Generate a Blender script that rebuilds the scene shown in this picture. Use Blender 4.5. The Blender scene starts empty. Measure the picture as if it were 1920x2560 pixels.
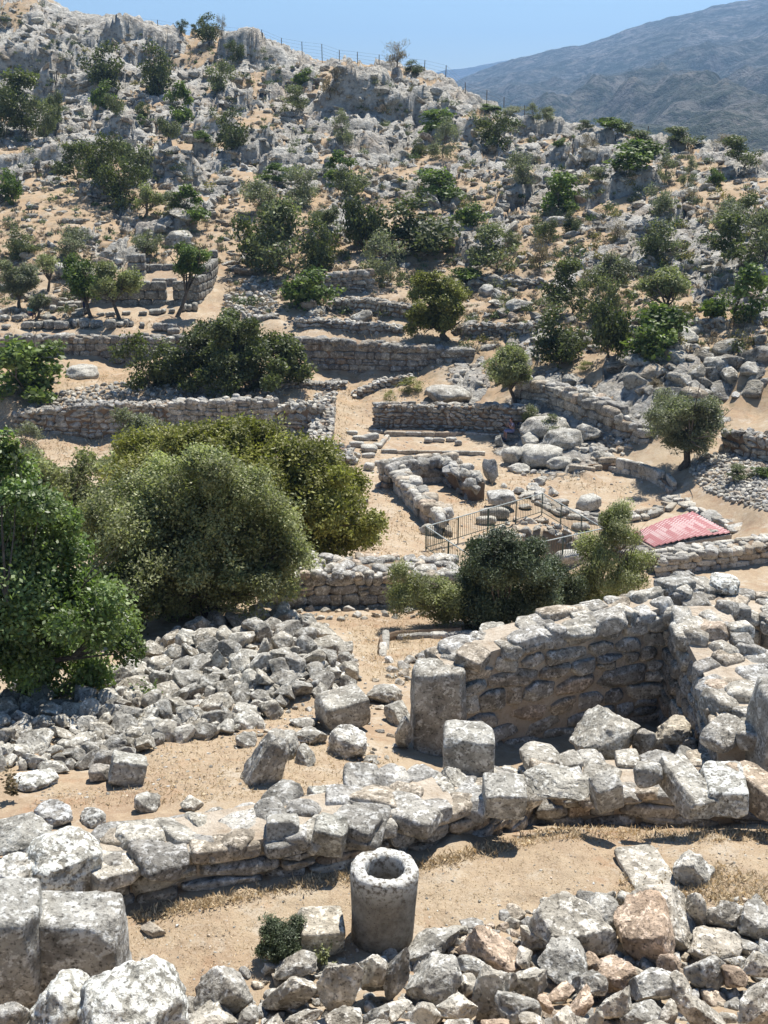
import bpy, bmesh, math, random
import numpy as np
R = math.radians
random.seed(5)
rng = np.random.default_rng(11)
SC = bpy.context.scene
COL = SC.collection

# ------------------------------------------------------------------ camera, sky, sun, exposure
CAMZ = 20.0
PITCH = R(18.9)
FP = 2500.0            # focal length in pixels of a 1659 x 2212 picture
cam = bpy.data.cameras.new('camera')
camo = bpy.data.objects.new('camera', cam); COL.objects.link(camo)
camo.location = (0, 0, CAMZ)
camo.rotation_euler = (math.pi/2 - PITCH, 0, 0)
cam.sensor_fit = 'VERTICAL'; cam.sensor_height = 36.0; cam.sensor_width = 27.0
cam.lens = 36.0*FP/2212.0
cam.clip_start = 0.1; cam.clip_end = 20000
SC.camera = camo

SUN_EL, SUN_AZ = R(63), R(27)          # azimuth: towards the right of the view direction (+Y)
w = bpy.data.worlds.new("World"); SC.world = w; w.use_nodes = True
nt = w.node_tree; bg = nt.nodes['Background']
sky = nt.nodes.new('ShaderNodeTexSky'); sky.sky_type = 'NISHITA'; sky.sun_disc = False
sky.sun_elevation = SUN_EL; sky.sun_rotation = SUN_AZ
sky.air_density = 1.0; sky.dust_density = 0.05; sky.ozone_density = 4.5; sky.altitude = 100
nt.links.new(sky.outputs[0], bg.inputs[0]); bg.inputs[1].default_value = 0.080
sun = bpy.data.lights.new('sun', 'SUN'); sun.energy = 5.0; sun.angle = R(0.5); sun.color = (1.0, 0.955, 0.88)
suno = bpy.data.objects.new('sun', sun); COL.objects.link(suno)
from mathutils import Vector, Matrix
sd = Vector((math.sin(SUN_AZ)*math.cos(SUN_EL), math.cos(SUN_AZ)*math.cos(SUN_EL), math.sin(SUN_EL)))
suno.rotation_euler = sd.to_track_quat('Z', 'Y').to_euler()
SC.view_settings.view_transform = 'Standard'; SC.view_settings.look = 'None'
SC.view_settings.exposure = 0.66; SC.view_settings.gamma = 1.0
SC.cycles.max_bounces = 5; SC.cycles.diffuse_bounces = 1; SC.cycles.transmission_bounces = 3
SC.cycles.volume_bounces = 0; SC.cycles.transparent_max_bounces = 6

# ------------------------------------------------------------------ noise
def _h(ix, iy, iz, seed):
    n = (ix.astype(np.int64)*374761393 + iy.astype(np.int64)*668265263 + iz.astype(np.int64)*2147483647 + seed*974634777) & 0xffffffff
    n = ((n ^ (n >> 13))*1274126177) & 0xffffffff
    n = ((n ^ (n >> 15))*2246822519) & 0xffffffff
    return ((n ^ (n >> 16)) & 0xffffff)/float(0xffffff)
def vn2(x, y, seed=0):
    x0 = np.floor(x); y0 = np.floor(y); fx = x-x0; fy = y-y0
    fx = fx*fx*(3-2*fx); fy = fy*fy*(3-2*fy); z = np.zeros_like(x0)
    a = _h(x0, y0, z, seed); b = _h(x0+1, y0, z, seed); c = _h(x0, y0+1, z, seed); d = _h(x0+1, y0+1, z, seed)
    return (a*(1-fx)+b*fx)*(1-fy)+(c*(1-fx)+d*fx)*fy*1.0
def fbm2(x, y, o=4, seed=0):
    s = 0; a = 0.5; t = 0
    for k in range(o):
        s = s + a*vn2(x, y, seed+k*17); t += a; a *= 0.5; x = x*2.03+5.1; y = y*2.03+1.7
    return s/t*2-1
def vn3(p, seed=0):
    f0 = np.floor(p); f = p-f0; f = f*f*(3-2*f); r = 0
    for i in (0, 1):
        for j in (0, 1):
            for k in (0, 1):
                wgt = (f[:, 0] if i else 1-f[:, 0])*(f[:, 1] if j else 1-f[:, 1])*(f[:, 2] if k else 1-f[:, 2])
                r = r + wgt*_h(f0[:, 0]+i, f0[:, 1]+j, f0[:, 2]+k, seed)
    return r*2-1
def cells(x, y, seed=0):
    """cellular noise: distance to the border, cell random numbers, offset to the cell point"""
    x0 = np.floor(x); y0 = np.floor(y)
    f1 = np.full(x.shape, 9.0); f2 = np.full(x.shape, 9.0)
    ci = np.zeros(x.shape); cj = np.zeros(x.shape); dx1 = np.zeros(x.shape); dy1 = np.zeros(x.shape)
    zz = np.zeros_like(x0)
    for i in (-1, 0, 1):
        for j in (-1, 0, 1):
            a = x0+i; b = y0+j
            dx = a+_h(a, b, zz, seed)-x; dy = b+_h(a, b, zz+1, seed)-y
            d = dx*dx+dy*dy
            m = d < f1
            f2 = np.where(m, f1, np.minimum(f2, d)); f1 = np.where(m, d, f1)
            ci = np.where(m, a, ci); cj = np.where(m, b, cj); dx1 = np.where(m, dx, dx1); dy1 = np.where(m, dy, dy1)
    return np.sqrt(f2)-np.sqrt(f1), (lambda k: _h(ci, cj, zz+k+5, seed)), dx1, dy1
def sst(a, b, x):
    t = np.clip((x-a)/(b-a), 0, 1); return t*t*(3-2*t)

# ------------------------------------------------------------------ picture point -> ray
cp, sp = math.cos(PITCH), math.sin(PITCH)
def ray(px, py):
    u = (px-829.5)/FP; v = -(py-1106)/FP
    yy = cp+v*sp; zz = v*cp-sp
    return u/yy, zz/yy                       # X/Y , (Z-CAMZ)/Y

# ------------------------------------------------------------------ terrain from surveyed points (px, py, forward distance)
CT = []
def c(px, py, Y):
    s, m = ray(px, py); CT.append((s, Y, m*Y))
def cz(px, Y, Z):                            # s from px (at mid height), distance, height
    CT.append(((px-829.5)/FP, Y, Z))
for px in (-500, 0, 830, 1659, 2200):
    cz(px, 3, -3.4); cz(px, 1.5, -2.6)
for px in (-300, 0, 400): cz(px, 5.4, -6.4); cz(px, 7.0, -7.2)
for px in (700, 1100, 1500, 1900): cz(px, 5.0, -5.0); cz(px, 6.3, -6.0); cz(px, 7.2, -6.8)
for px in (-300, 0, 400, 700, 1000, 1300, 1659, 1950):
    cz(px, 8.2, -7.2); cz(px, 9.5, -7.2)
    cz(px, 10.6, -7.22)
for px in (-300, 0, 300, 600): cz(px, 11.4, -7.35); c(px, 1620, 13.1)
c(100, 1600, 13.9); c(300, 1500, 16.3); c(500, 1400, 19.4); c(770, 1460, 18.3); c(430, 1340, 22.2); c(700, 1330, 22.9)
c(0, 1500, 16.5); c(-200, 1500, 16.5); c(800, 1400, 20.7); c(850, 1480, 17.6); c(700, 1600, 14.0); c(820, 1640, 13.2); c(800, 1560, 15.2)
cz(750, 11.6, -7.5); cz(900, 11.6, -7.6); cz(1050, 11.7, -7.8)
for px in (1100, 1300, 1500, 1659, 1900): cz(px, 11.9, -8.1); cz(px, 13.5, -8.5); cz(px, 15.2, -8.6)
cz(980, 14.5, -8.5); cz(950, 17, -9.0)
for px in (1200, 1500, 1800, 2100): cz(px, 17.5, -8.9); cz(px, 21, -10.3); cz(px, 27, -13.2); cz(px, 33, -14.9)
c(950, 1390, 21.0); c(1050, 1360, 22.4); cz(1100, 25.5, -11.2)
c(700, 1312, 24.3); c(560, 1300, 24.6); c(860, 1308, 24.6); c(980, 1305, 24.8)
cz(560, 25.6, -10.6); cz(700, 25.8, -10.6); cz(860, 25.9, -10.7); cz(980, 26, -11.0)
for px in (-300, 0, 300, 600): cz(px, 26, -11.0); cz(px, 36, -13.9); cz(px, 46, -15.1); cz(px, 52, -15.4)
c(920, 1190, 38.4); c(860, 1180, 38); c(800, 1200, 35.5); c(800, 1100, 43.9); c(780, 1000, 51.8); c(740, 950, 55.5)
c(740, 880, 60.9); c(760, 830, 65); c(850, 800, 66.3)
c(1020, 1261, 34.9); c(1170, 1112, 44.4); c(1301, 1193, 38.8)
c(1270, 1060, 47.8); c(1330, 1010, 51.3); c(1200, 1120, 44.2); c(1440, 1060, 47.8)
c(1430, 1228, 38.6); c(1500, 1250, 36.5); c(1659, 1250, 36.5); c(1560, 1165, 41.3); c(1600, 1140, 42.0)
c(1600, 1050, 45.2); c(1640, 1100, 41.6); c(1474, 1013, 49.5); c(1560, 960, 50.5); c(1659, 1000, 47.5); c(1640, 900, 53.5); c(1560, 880, 55.5)
c(1150, 880, 57.5); c(1380, 960, 52.5); c(1200, 960, 54); c(1100, 960, 56.2); c(960, 925, 58.9); c(840, 925, 59.2)
c(1250, 830, 59); c(1150, 800, 61.5); c(1060, 830, 62.3); c(960, 840, 62); c(860, 850, 62); c(1400, 860, 54.5)
c(840, 1045, 47.6); c(935, 1150, 41); c(1040, 1050, 48.0); c(920, 1010, 50.8)
# lower middle wall: front low, back high
for px, pf, pb in ((30, 935, 880), (200, 945, 848), (380, 950, 868), (560, 940, 842)):
    c(px, pf, 56.4); s, m = ray(px, pb); CT.append((s, 57.6, -13.6 if px < 500 else -13.4))
for px in (-250, 0, 250, 500, 650): cz(px, 61, -13.6)
# great terrace wall
for px, Yf, Zf, Zb in ((-300, 66.2, -14.0, -11.9), (0, 66.2, -14.1, -11.9), (250, 66.3, -14.1, -11.95), (500, 66.3, -14.2, -12.0), (700, 66.2, -14.3, -12.15), (900, 65.9, -14.3, -12.55)):
    cz(px, Yf, Zf); cz(px, Yf+0.7, Zb-0.15)
c(1020, 790, 65.5); c(1010, 745, 66.8)
c(-300, 700, 69); c(0, 700, 69); c(250, 700, 69); c(420, 695, 70); c(600, 700, 69); c(850, 735, 67.3)
c(200, 672, 73); c(330, 669, 73.4); c(450, 660, 74.5); c(0, 660, 74.5); c(-300, 660, 74.5)
c(560, 660, 73.4); c(700, 700, 69.3); c(800, 688, 70.5); c(740, 640, 75.4); c(740, 592, 77.0); c(560, 600, 79)
c(400, 578, 81.5); c(200, 600, 79.5); c(0, 600, 79.5); c(1000, 700, 70); c(980, 640, 75)
c(1200, 700, 68); c(1400, 700, 63.5); c(1600, 700, 60.5); c(1600, 800, 55.8); c(1400, 790, 57); c(1200, 780, 62); c(1500, 850, 54.8)
c(1750, 800, 54); c(1900, 700, 58)
def hillY(py, px):
    Y = np.interp(py, [-80, -50, 0, 50, 100, 150, 200, 250, 300, 350, 400, 450, 500, 560, 600, 650], [156, 153.5, 151, 148, 144, 138, 131, 123.5, 115, 107, 98.5, 91, 86, 80.5, 78, 74.5])
    return Y*np.interp(px, [1000, 1700], [1.0, 0.88])
RIDGE = [(-500, -150), (-200, -90), (0, -45), (60, -20), (110, -2), (150, 30), (190, 40), (250, 50), (330, 64), (390, 78), (450, 80), (520, 84), (570, 98), (600, 112), (650, 122), (740, 137), (830, 148),
         (900, 158), (945, 172), (1000, 206), (1060, 237), (1130, 258), (1200, 277), (1300, 295), (1400, 303), (1500, 318), (1560, 338), (1659, 362), (1800, 395), (2100, 440)]
for px, py in RIDGE[::1]:
    Y = float(hillY(py, px)); c(px, py, Y)
    s, m = ray(px, py); CT.append((s, Y+5, m*Y+0.2)); CT.append((s, Y+16, m*Y-6)); CT.append((s, Y+45, m*Y-22))
rx = [a for a, b in RIDGE]; ry = [b for a, b in RIDGE]
for py in (0, 50, 100, 150, 200, 250, 300, 350, 400, 450, 500, 560, 610):
    for px in (-400, -100, 150, 400, 650, 900, 1150, 1400, 1659, 1950):
        if py > np.interp(px, rx, ry)+22: c(px, py, float(hillY(py, px)))
CT = np.array(CT)
NS, NT = 800, 1500
S0, S1 = -0.60, 0.60
T0, T1 = math.log(2.2), math.log(205)
KT = 0.55
def rbf_setup(P, V):
    d = np.sqrt(((P[:, None]-P[None])**2).sum(-1)); n = len(P)
    A = np.zeros((n+3, n+3)); A[:n, :n] = d - 0.0; A[:n, n] = 1; A[:n, n+1:] = P; A[n, :n] = 1; A[n+1:, :n] = P.T
    A[:n, :n] -= np.eye(n)*0.004
    return np.linalg.solve(A, np.concatenate([V, np.zeros(3)]))
PC = np.stack([CT[:, 0], np.log(CT[:, 1])*KT], 1); VC = CT[:, 2]/CT[:, 1]
WC = rbf_setup(PC, VC)
sv = np.linspace(S0, S1, NS); tv = np.linspace(T0, T1, NT)
def rbf_eval(P):
    out = np.empty(len(P))
    for i in range(0, len(P), 20000):
        q = P[i:i+20000]
        d = np.sqrt((q[:, None, 0]-PC[None, :, 0])**2+(q[:, None, 1]-PC[None, :, 1])**2)
        out[i:i+20000] = d@WC[:-3]+WC[-3]+q@WC[-2:]
    return out
# evaluate coarse then refine (linear) to save time
cs, ct = 260, 900
gs, gt = np.meshgrid(np.linspace(S0, S1, cs), np.linspace(T0, T1, ct))
base = rbf_eval(np.stack([gs.ravel(), gt.ravel()*KT], 1)).reshape(ct, cs)
def bil(A, u, v):
    u = np.clip(u, 0, A.shape[1]-1.001); v = np.clip(v, 0, A.shape[0]-1.001)
    i = u.astype(int); j = v.astype(int); fu = u-i; fv = v-j
    return (A[j, i]*(1-fu)+A[j, i+1]*fu)*(1-fv)+(A[j+1, i]*(1-fu)+A[j+1, i+1]*fu)*fv
GS, GT = np.meshgrid(sv, tv)
B = bil(base, (GS-S0)/(S1-S0)*(cs-1), (GT-T0)/(T1-T0)*(ct-1))
GY = np.exp(GT); GX = GS*GY; GZ = B*GY+CAMZ
def samp(A, s, t):
    s = np.asarray(s, float); t = np.asarray(t, float)
    return bil(A, (s-S0)/(S1-S0)*(NS-1), (t-T0)/(T1-T0)*(NT-1))
def zt(x, y):
    y = max(y, 2.25); return float(samp(GZ, np.array([x/y]), np.array([math.log(y)]))[0])
def hit(px, py, dz=0.0, y0=3.0, Y=None):
    """the first terrain point behind a picture point (or the point at forward distance Y)"""
    s, m = ray(px, py)
    if Y is None:
        y = np.exp(np.linspace(math.log(max(y0, 2.3)), math.log(200), 3000))
        g = samp(GZ, np.full(y.shape, s), np.log(y))+dz
        k = np.nonzero(CAMZ+m*y <= g)[0]
        Y = y[k[0]] if len(k) else 140.0
    return Vector((s*Y, Y, CAMZ+m*Y))
def ground(px, Y):
    s = (px-829.5)/FP; return Vector((s*Y, Y, zt(s*Y, Y)))
def pxm(P):                                   # metres per picture pixel at a point
    return (P.y*cp-(P.z-CAMZ)*sp)/FP

# heaps, hollows and cliffs added on the smooth terrain (centre from picture point; sizes in metres)
def bump(px, py, rx_, ry_, h, Y=None):
    p = hit(px, py, Y=Y); d = ((GX-p.x)/rx_)**2+((GY-p.y)/ry_)**2
    GZ[:] = GZ+h*np.clip(1-d, 0, 1)**1.2
bump(560, 1430, 2.1, 2.6, 0.42); bump(650, 1470, 0.9, 1.4, 0.32); bump(160, 1560, 2.0, 1.5, 0.15)
bump(1190, 1172, 1.15, 1.7, -2.4)
bump(1580, 1050, 2.5, 5, 0.4)
cmask = np.zeros_like(GZ)
def cliff(px, py, wid, H, back, slope=0.8, lean=0.0):
    H = H*.8; p = hit(px, py); dy = GY-p.y-lean*(GX-p.x)+1.2*fbm2(GX*0.35, GX*0+p.y, 3, 5); win = sst(0, 1, (wid-np.abs(GX-p.x))/(wid*0.35))
    GZ[:] = GZ+H*sst(0, slope, dy)*(1-sst(back*0.25, back, dy))*win
    cmask[:] = np.maximum(cmask, win*sst(-.6, 0, dy)*(1-sst(back*.4, back*.7, dy)))
for a in ((60, 175, 7, 3.2, 9), (150, 215, 4, 2.6, 6), (190, 110, 6, 1.8, 5), (310, 105, 5, 1.6, 5), (545, 130, 4.5, 1.8, 4), (625, 190, 3.0, 1.8, 5), (850, 262, 7.0, 2.6, 6),
          (760, 210, 5, 2.0, 5), (1150, 300, 4.0, 1.6, 5), (60, 375, 4, 1.8, 5), (360, 400, 3, 2.2, 5), (440, 300, 3.5, 1.2, 4), (600, 350, 4, 1.2, 4), (730, 330, 4, 1.2, 4), (1330, 430, 4, 1.5, 4, .8, .5),
          (1590, 380, 3, 1.0, 3), (420, 265, 3, 1.0, 3), (880, 430, 3, .8, 3), (1040, 560, 2, .9, 3), (980, 300, 3, 1, 3), (250, 300, 3, 1.2, 3)):
    cliff(*a)

# rock / soil mask on the hill
mask = 0.07+0.6*fbm2(GX*0.16, GY*0.10, 5, 3)+0.75*fbm2(GX*0.55, GY*0.30, 4, 9)+0.35*fbm2(GX*1.8, GY*1.1, 3, 19)
def blob(px, py, r, val, asp=1.6):
    global mask
    p = hit(px, py); q = r*pxm(p); d = ((GX-p.x)/q)**2+((GY-p.y)/(q*asp))**2
    mask = mask+val*np.exp(-d*1.2)
for a in ((40, 470, 90, -1), (150, 480, 60, -1), (30, 560, 80, -1), (520, 385, 35, -.9), (520, 460, 45, -.9), (430, 545, 90, -1.2), (500, 610, 40, -1.2), (560, 190, 45, -.8), (700, 170, 40, -.7), (870, 385, 60, -1), (850, 460, 60, -.8),
          (950, 345, 50, -.8), (1180, 475, 40, -.9), (1060, 430, 35, -.8), (1370, 450, 40, -.8), (1560, 425, 40, -.6), (740, 565, 80, -1), (1110, 600, 90, -.8), (1050, 680, 80, -1.1), (1100, 640, 60, -.9), (1380, 640, 70, -1), (1460, 640, 60, -1),
          (1560, 740, 90, -1.2), (1600, 860, 70, -1.4), (1280, 815, 50, -.9), (1400, 600, 60, -.6), (700, 300, 40, -.5), (900, 330, 40, -.6), (1000, 400, 60, -.5), (600, 480, 50, -.5), (330, 440, 50, -.5), (1300, 460, 60, -.5), (460, 260, 35, -.6), (700, 330, 30, -.5), (880, 560, 80, -.6), (1620, 800, 50, -1), (690, 430, 40, -.6), (1500, 700, 60, -.6), (1300, 880, 30, -.7),
          (60, 90, 120, .9), (200, 100, 90, .6), (330, 110, 80, .5), (850, 220, 110, .8), (1230, 350, 110, .6), (1300, 580, 90, .7), (1440, 480, 60, .5), (1480, 800, 90, .9), (1190, 930, 70, 1.2), (1090, 520, 40, .4), (620, 140, 40, .5), (1340, 800, 60, .9), (1480, 560, 60, .6), (960, 830, 60, .7)):
    blob(*a)
Yr = np.log(GY)
yl_ = 60-7.5*sst(.06, .16, GS)
hillm = sst(yl_-2, yl_+3, GY)                                   # the hill starts behind the ruins
terr = sst(66.5, 67.5, GY)*(1-sst(78, 82, GY))*(1-sst(0.02, 0.07, GS))   # the walked terrace
terr2 = sst(52, 56, GY)*(1-sst(66.0, 66.4, GY))*(1-sst(0.04, 0.08, GS))
rk = sst(-0.06, 0.10, mask+1.4*cmask)*hillm*(1-terr)*(1-terr2)
p_ = hit(1190, 930)
rk = np.maximum(rk, np.clip(1.3-((GX-p_.x)/3.0)**2-((GY-p_.y)/6.0)**2, 0, 1))
p_ = hit(1270, 1010)
rk = np.maximum(rk, 0.0*np.clip(1.2-((GX-p_.x)/5.0)**2-((GY-p_.y)/4.0)**2, 0, 1)*sst(-.1, .2, fbm2(GX*.7, GY*.5, 3, 4)))
# crag relief
ang = 0.5
ux = GX*math.cos(ang)+GY*math.sin(ang); uy = -GX*math.sin(ang)+GY*math.cos(ang)
wx = 0.7*fbm2(GX*0.5, GY*0.5, 3, 41); wy = 0.7*fbm2(GX*0.5+9, GY*0.5, 3, 43)
rel = np.zeros_like(GX); crack = np.ones_like(GX)
for sc_, amp, sd_ in ((0.20, 1.15, 1), (0.48, 0.55, 2), (1.25, 0.17, 3)):
    e, rf, dx, dy = cells(ux*sc_*0.75+wx*sc_, uy*sc_*1.15+wy*sc_, sd_)
    tiltx = (rf(1)-0.5)*1.4; tilty = (rf(2)-0.35)*1.5
    rel += amp*((rf(0)-0.35)+(dx*tiltx+dy*tilty))-amp*0.55*(1-sst(0, 0.13, e))
    crack *= sst(0.0, 0.10, e)*0.6+0.4
far = sst(60, 100, GY)
GZ += rk*(rel*(0.45+0.55*far)+0.16*fbm2(GX*1.3, GY*1.1, 4, 8)*far)
GZ += (1-rk)*hillm*0.22*fbm2(GX*0.7, GY*0.7, 4, 21)
nf = 1-sst(30, 50, GY)
GZ += nf*(0.05*fbm2(GX*1.1, GY*1.1, 4, 31)+0.018*fbm2(GX*7, GY*7, 3, 32))
GZ += (1-nf)*(1-rk)*0.07*fbm2(GX*1.5, GY*1.5, 3, 33)

# ------------------------------------------------------------------ meshes
def mk_mesh(name, V, F, mat=None, tint=None, smooth=True, extra=None):
    V = np.ascontiguousarray(V, np.float32); F = np.ascontiguousarray(F, np.int32)
    me = bpy.data.meshes.new(name); n, k = F.shape
    me.vertices.add(len(V)); me.vertices.foreach_set('co', V.ravel())
    me.loops.add(n*k); me.loops.foreach_set('vertex_index', F.ravel())
    me.polygons.add(n); me.polygons.foreach_set('loop_start', np.arange(0, n*k, k, dtype=np.int32))
    me.polygons.foreach_set('use_smooth', np.full(n, smooth, dtype=bool))
    me.update(calc_edges=True)
    t = np.ones((len(V), 4), np.float32)
    if tint is not None: t[:, :3] = tint
    a = me.attributes.new('tint', 'FLOAT_COLOR', 'POINT'); a.data.foreach_set('color', t.ravel())
    for nm, arr in (extra or {}).items():
        a = me.attributes.new(nm, 'FLOAT', 'POINT'); a.data.foreach_set('value', np.ascontiguousarray(arr, np.float32))
    if mat: me.materials.append(mat)
    return me
def link(name, me, parent=None, loc=None, label=None, cat=None, group=None, kind=None):
    o = bpy.data.objects.new(name, me); COL.objects.link(o)
    if parent is not None: o.parent = parent
    if loc is not None: o.location = loc
    tag(o, label, cat, group, kind); return o
def tag(o, label=None, cat=None, group=None, kind=None):
    if label: o['label'] = label
    if cat: o['category'] = cat
    if group: o['group'] = group
    if kind: o['kind'] = kind
    return o
def empty(name, loc, label=None, cat=None, group=None, rz=0):
    o = bpy.data.objects.new(name, None); COL.objects.link(o); o.location = loc; o.rotation_euler = (0, 0, rz)
    o.empty_display_size = 0.2
    return tag(o, label, cat, group)

# ------------------------------------------------------------------ materials
class MatB:
    def __init__(s, name):
        s.m = bpy.data.materials.new(name); s.m.use_nodes = True; s.t = s.m.node_tree
        s.b = s.t.nodes['Principled BSDF']; s.b.inputs['Roughness'].default_value = 0.9
        s.b.inputs['Specular IOR Level'].default_value = 0.2
        s.pos = s.t.nodes.new('ShaderNodeNewGeometry').outputs['Position']
    def n(s, ty, ins=None, **kw):
        x = s.t.nodes.new(ty)
        for k, v in kw.items(): setattr(x, k, v)
        for k, v in (ins or {}).items():
            if hasattr(v, 'links'): s.t.links.new(v, x.inputs[k])
            else: x.inputs[k].default_value = v
        return x
    def noise(s, scale, detail=6, rough=0.6, vec=None, dist=0.0):
        return s.n('ShaderNodeTexNoise', {'Vector': vec or s.pos, 'Scale': scale, 'Detail': detail, 'Roughness': rough, 'Distortion': dist}).outputs['Fac']
    def vor(s, scale, vec=None, feat='F1', out='Distance', rand=1.0):
        return s.n('ShaderNodeTexVoronoi', {'Vector': vec or s.pos, 'Scale': scale, 'Randomness': rand}, feature=feat).outputs[out]
    def ramp(s, fac, stops):
        r = s.n('ShaderNodeValToRGB', {'Fac': fac}); e = r.color_ramp.elements
        while len(e) < len(stops): e.new(0.5)
        for q, (p, cc) in zip(e, stops):
            q.position = p; q.color = (cc, cc, cc, 1) if not hasattr(cc, '__len__') else (*cc, 1)
        return r.outputs['Color']
    def mix(s, f, a, b, mode='MIX'):
        x = s.t.nodes.new('ShaderNodeMix'); x.data_type = 'RGBA'; x.blend_type = mode
        for k, v in ((0, f), (6, a), (7, b)):
            if hasattr(v, 'links'): s.t.links.new(v, x.inputs[k])
            else: x.inputs[k].default_value = (*v, 1) if hasattr(v, '__len__') else v
        return x.outputs[2]
    def math(s, op, a, b=0.0):
        x = s.t.nodes.new('ShaderNodeMath'); x.operation = op
        for k, v in ((0, a), (1, b)):
            if hasattr(v, 'links'): s.t.links.new(v, x.inputs[k])
            else: x.inputs[k].default_value = v
        return x.outputs[0]
    def attr(s, name, out='Color'):
        x = s.t.nodes.new('ShaderNodeAttribute'); x.attribute_name = name; return x.outputs[out]
    def objcol(s): return s.t.nodes.new('ShaderNodeObjectInfo').outputs['Color']
    def bump(s, h, dist, strength=1.0, nrm=None):
        ins = {'Height': h, 'Distance': dist, 'Strength': strength}
        if nrm is not None: ins['Normal'] = nrm
        return s.n('ShaderNodeBump', ins).outputs['Normal']
    def done(s, col, nrm=None, rough=None):
        s.t.links.new(col, s.b.inputs['Base Color'])
        if nrm is not None: s.t.links.new(nrm, s.b.inputs['Normal'])
        if rough is not None: s.b.inputs['Roughness'].default_value = rough
        return s.m

def rock_mat(name, k=1.0, c0=(.19, .178, .153), c1=(.39, .373, .335), c2=(.59, .57, .52), lichen=0.7, lcol=(.80, .795, .76), warm=(.50, .38, .26), bumpd=0.03, lt=(.525, .575)):
    m = MatB(name)
    a = m.noise(3.2*k, 9, .62); b = m.noise(11*k, 6, .65); w = m.noise(1.1*k, 4, .5); sp_ = m.vor(42*k)
    col = m.ramp(a, [(0.28, c0), (0.5, c1), (0.72, c2)])
    col = m.mix(m.ramp(w, [(0.5, 0.0), (0.75, 0.16)]), col, warm)
    lf = m.ramp(m.math('ADD', m.math('MULTIPLY', b, 0.7), m.math('MULTIPLY', m.noise(30*k, 4, .6), 0.3)), [(lt[0], 0.0), (lt[1], lichen)])
    col = m.mix(lf, col, lcol)
    pit = m.ramp(m.noise(30*k, 4, .6), [(0.34, 0.35), (0.45, 1.0)])
    col = m.mix(1.0, col, pit, 'MULTIPLY')
    dk = m.ramp(m.noise(5.5*k, 5, .7, dist=.6), [(0.36, 0.62), (0.5, 1.0)])
    col = m.mix(1.0, col, dk, 'MULTIPLY')
    col = m.mix(1.0, col, m.attr('tint'), 'MULTIPLY'); col = m.mix(1.0, col, m.objcol(), 'MULTIPLY')
    h = m.math('ADD', m.math('MULTIPLY', a, 1.0), m.math('MULTIPLY', b, 0.45))
    h = m.math('ADD', h, m.math('MULTIPLY', m.noise(34*k, 5, .7), 0.28))
    return m.done(col, m.bump(h, bumpd/k*2.2, 1.0))
M = {}
M['stone'] = rock_mat('lichen_stone', 1.0)
M['lichen'] = rock_mat('white_lichened_stone', 1.0, lichen=.92, lt=(.48, .53))
M['stone_mid'] = rock_mat('field_stone', 0.5, lichen=.45)
M['stone_far'] = rock_mat('hill_limestone', 0.22, c0=(.20, .187, .158), c1=(.43, .405, .35), c2=(.62, .595, .53), lichen=.65, bumpd=.05)
M['white_rock'] = rock_mat('bare_white_rock', 0.5, c0=(.34, .32, .28), c1=(.5, .48, .43), c2=(.62, .6, .55), lichen=.3)
M['ashlar'] = rock_mat('grey_ashlar', 0.6, c0=(.16, .15, .135), c1=(.27, .26, .235), c2=(.40, .385, .35), lichen=.4)

def soil_nodes(m):
    a = m.noise(0.5, 6, .6); b = m.noise(6, 8, .7); cc = m.noise(45, 5, .7)
    col = m.ramp(a, [(0.3, (.31, .212, .138)), (0.5, (.375, .285, .192)), (0.7, (.43, .35, .248))])
    col = m.mix(m.ramp(b, [(0.42, 0.0), (0.66, 0.65)]), col, (.47, .37, .25))
    col = m.mix(m.ramp(m.noise(1.7, 5, .6), [(0.56, 0.0), (0.72, 0.6)]), col, (.33, .175, .09))
    col = m.mix(m.ramp(cc, [(0.30, 0.5), (0.46, 0.0)]), col, (.24, .15, .08))
    col = m.mix(m.ramp(m.vor(26), [(0.10, 0.75), (0.17, 0.0)]), col, (.60, .53, .43))
    col = m.mix(m.ramp(m.vor(60), [(0.12, 0.8), (0.2, 0.0)]), col, (.30, .21, .14))
    col = m.mix(m.ramp(m.noise(2.6, 8, .75, dist=.5), [(0.54, 0.0), (0.62, .55)]), col, (.30, .215, .14))
    col = m.mix(m.ramp(m.noise(1.1, 9, .8), [(0.52, 0.0), (0.60, .6)]), col, (.50, .44, .35))
    return col, b, cc
m = MatB('soil_and_rock_ground')
scol, sb, scc = soil_nodes(m)
rockf = m.attr('rock', 'Fac')
a = m.noise(.55, 9, .65); st = m.noise(2.2, 7, .7)
rcol = m.ramp(a, [(0.3, (.27, .25, .215)), (0.5, (.47, .445, .39)), (0.68, (.64, .615, .55))])
rcol = m.mix(1.0, rcol, m.ramp(st, [(0.33, .42), (0.5, 1.0)]), 'MULTIPLY')
rcol = m.mix(m.ramp(m.noise(4.5, 5, .7), [(0.5, 0.0), (0.62, .55)]), rcol, (.66, .645, .60))
rcol = m.mix(m.ramp(m.noise(.25, 5, .6), [(0.52, 0.0), (0.7, .45)]), rcol, (.45, .34, .24))
edge = m.ramp(m.math('ADD', rockf, m.math('MULTIPLY', m.math('SUBTRACT', m.noise(1.6, 7, .7), .5), 1.3)), [(0.42, 0.0), (0.5, 1.0)])
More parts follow.
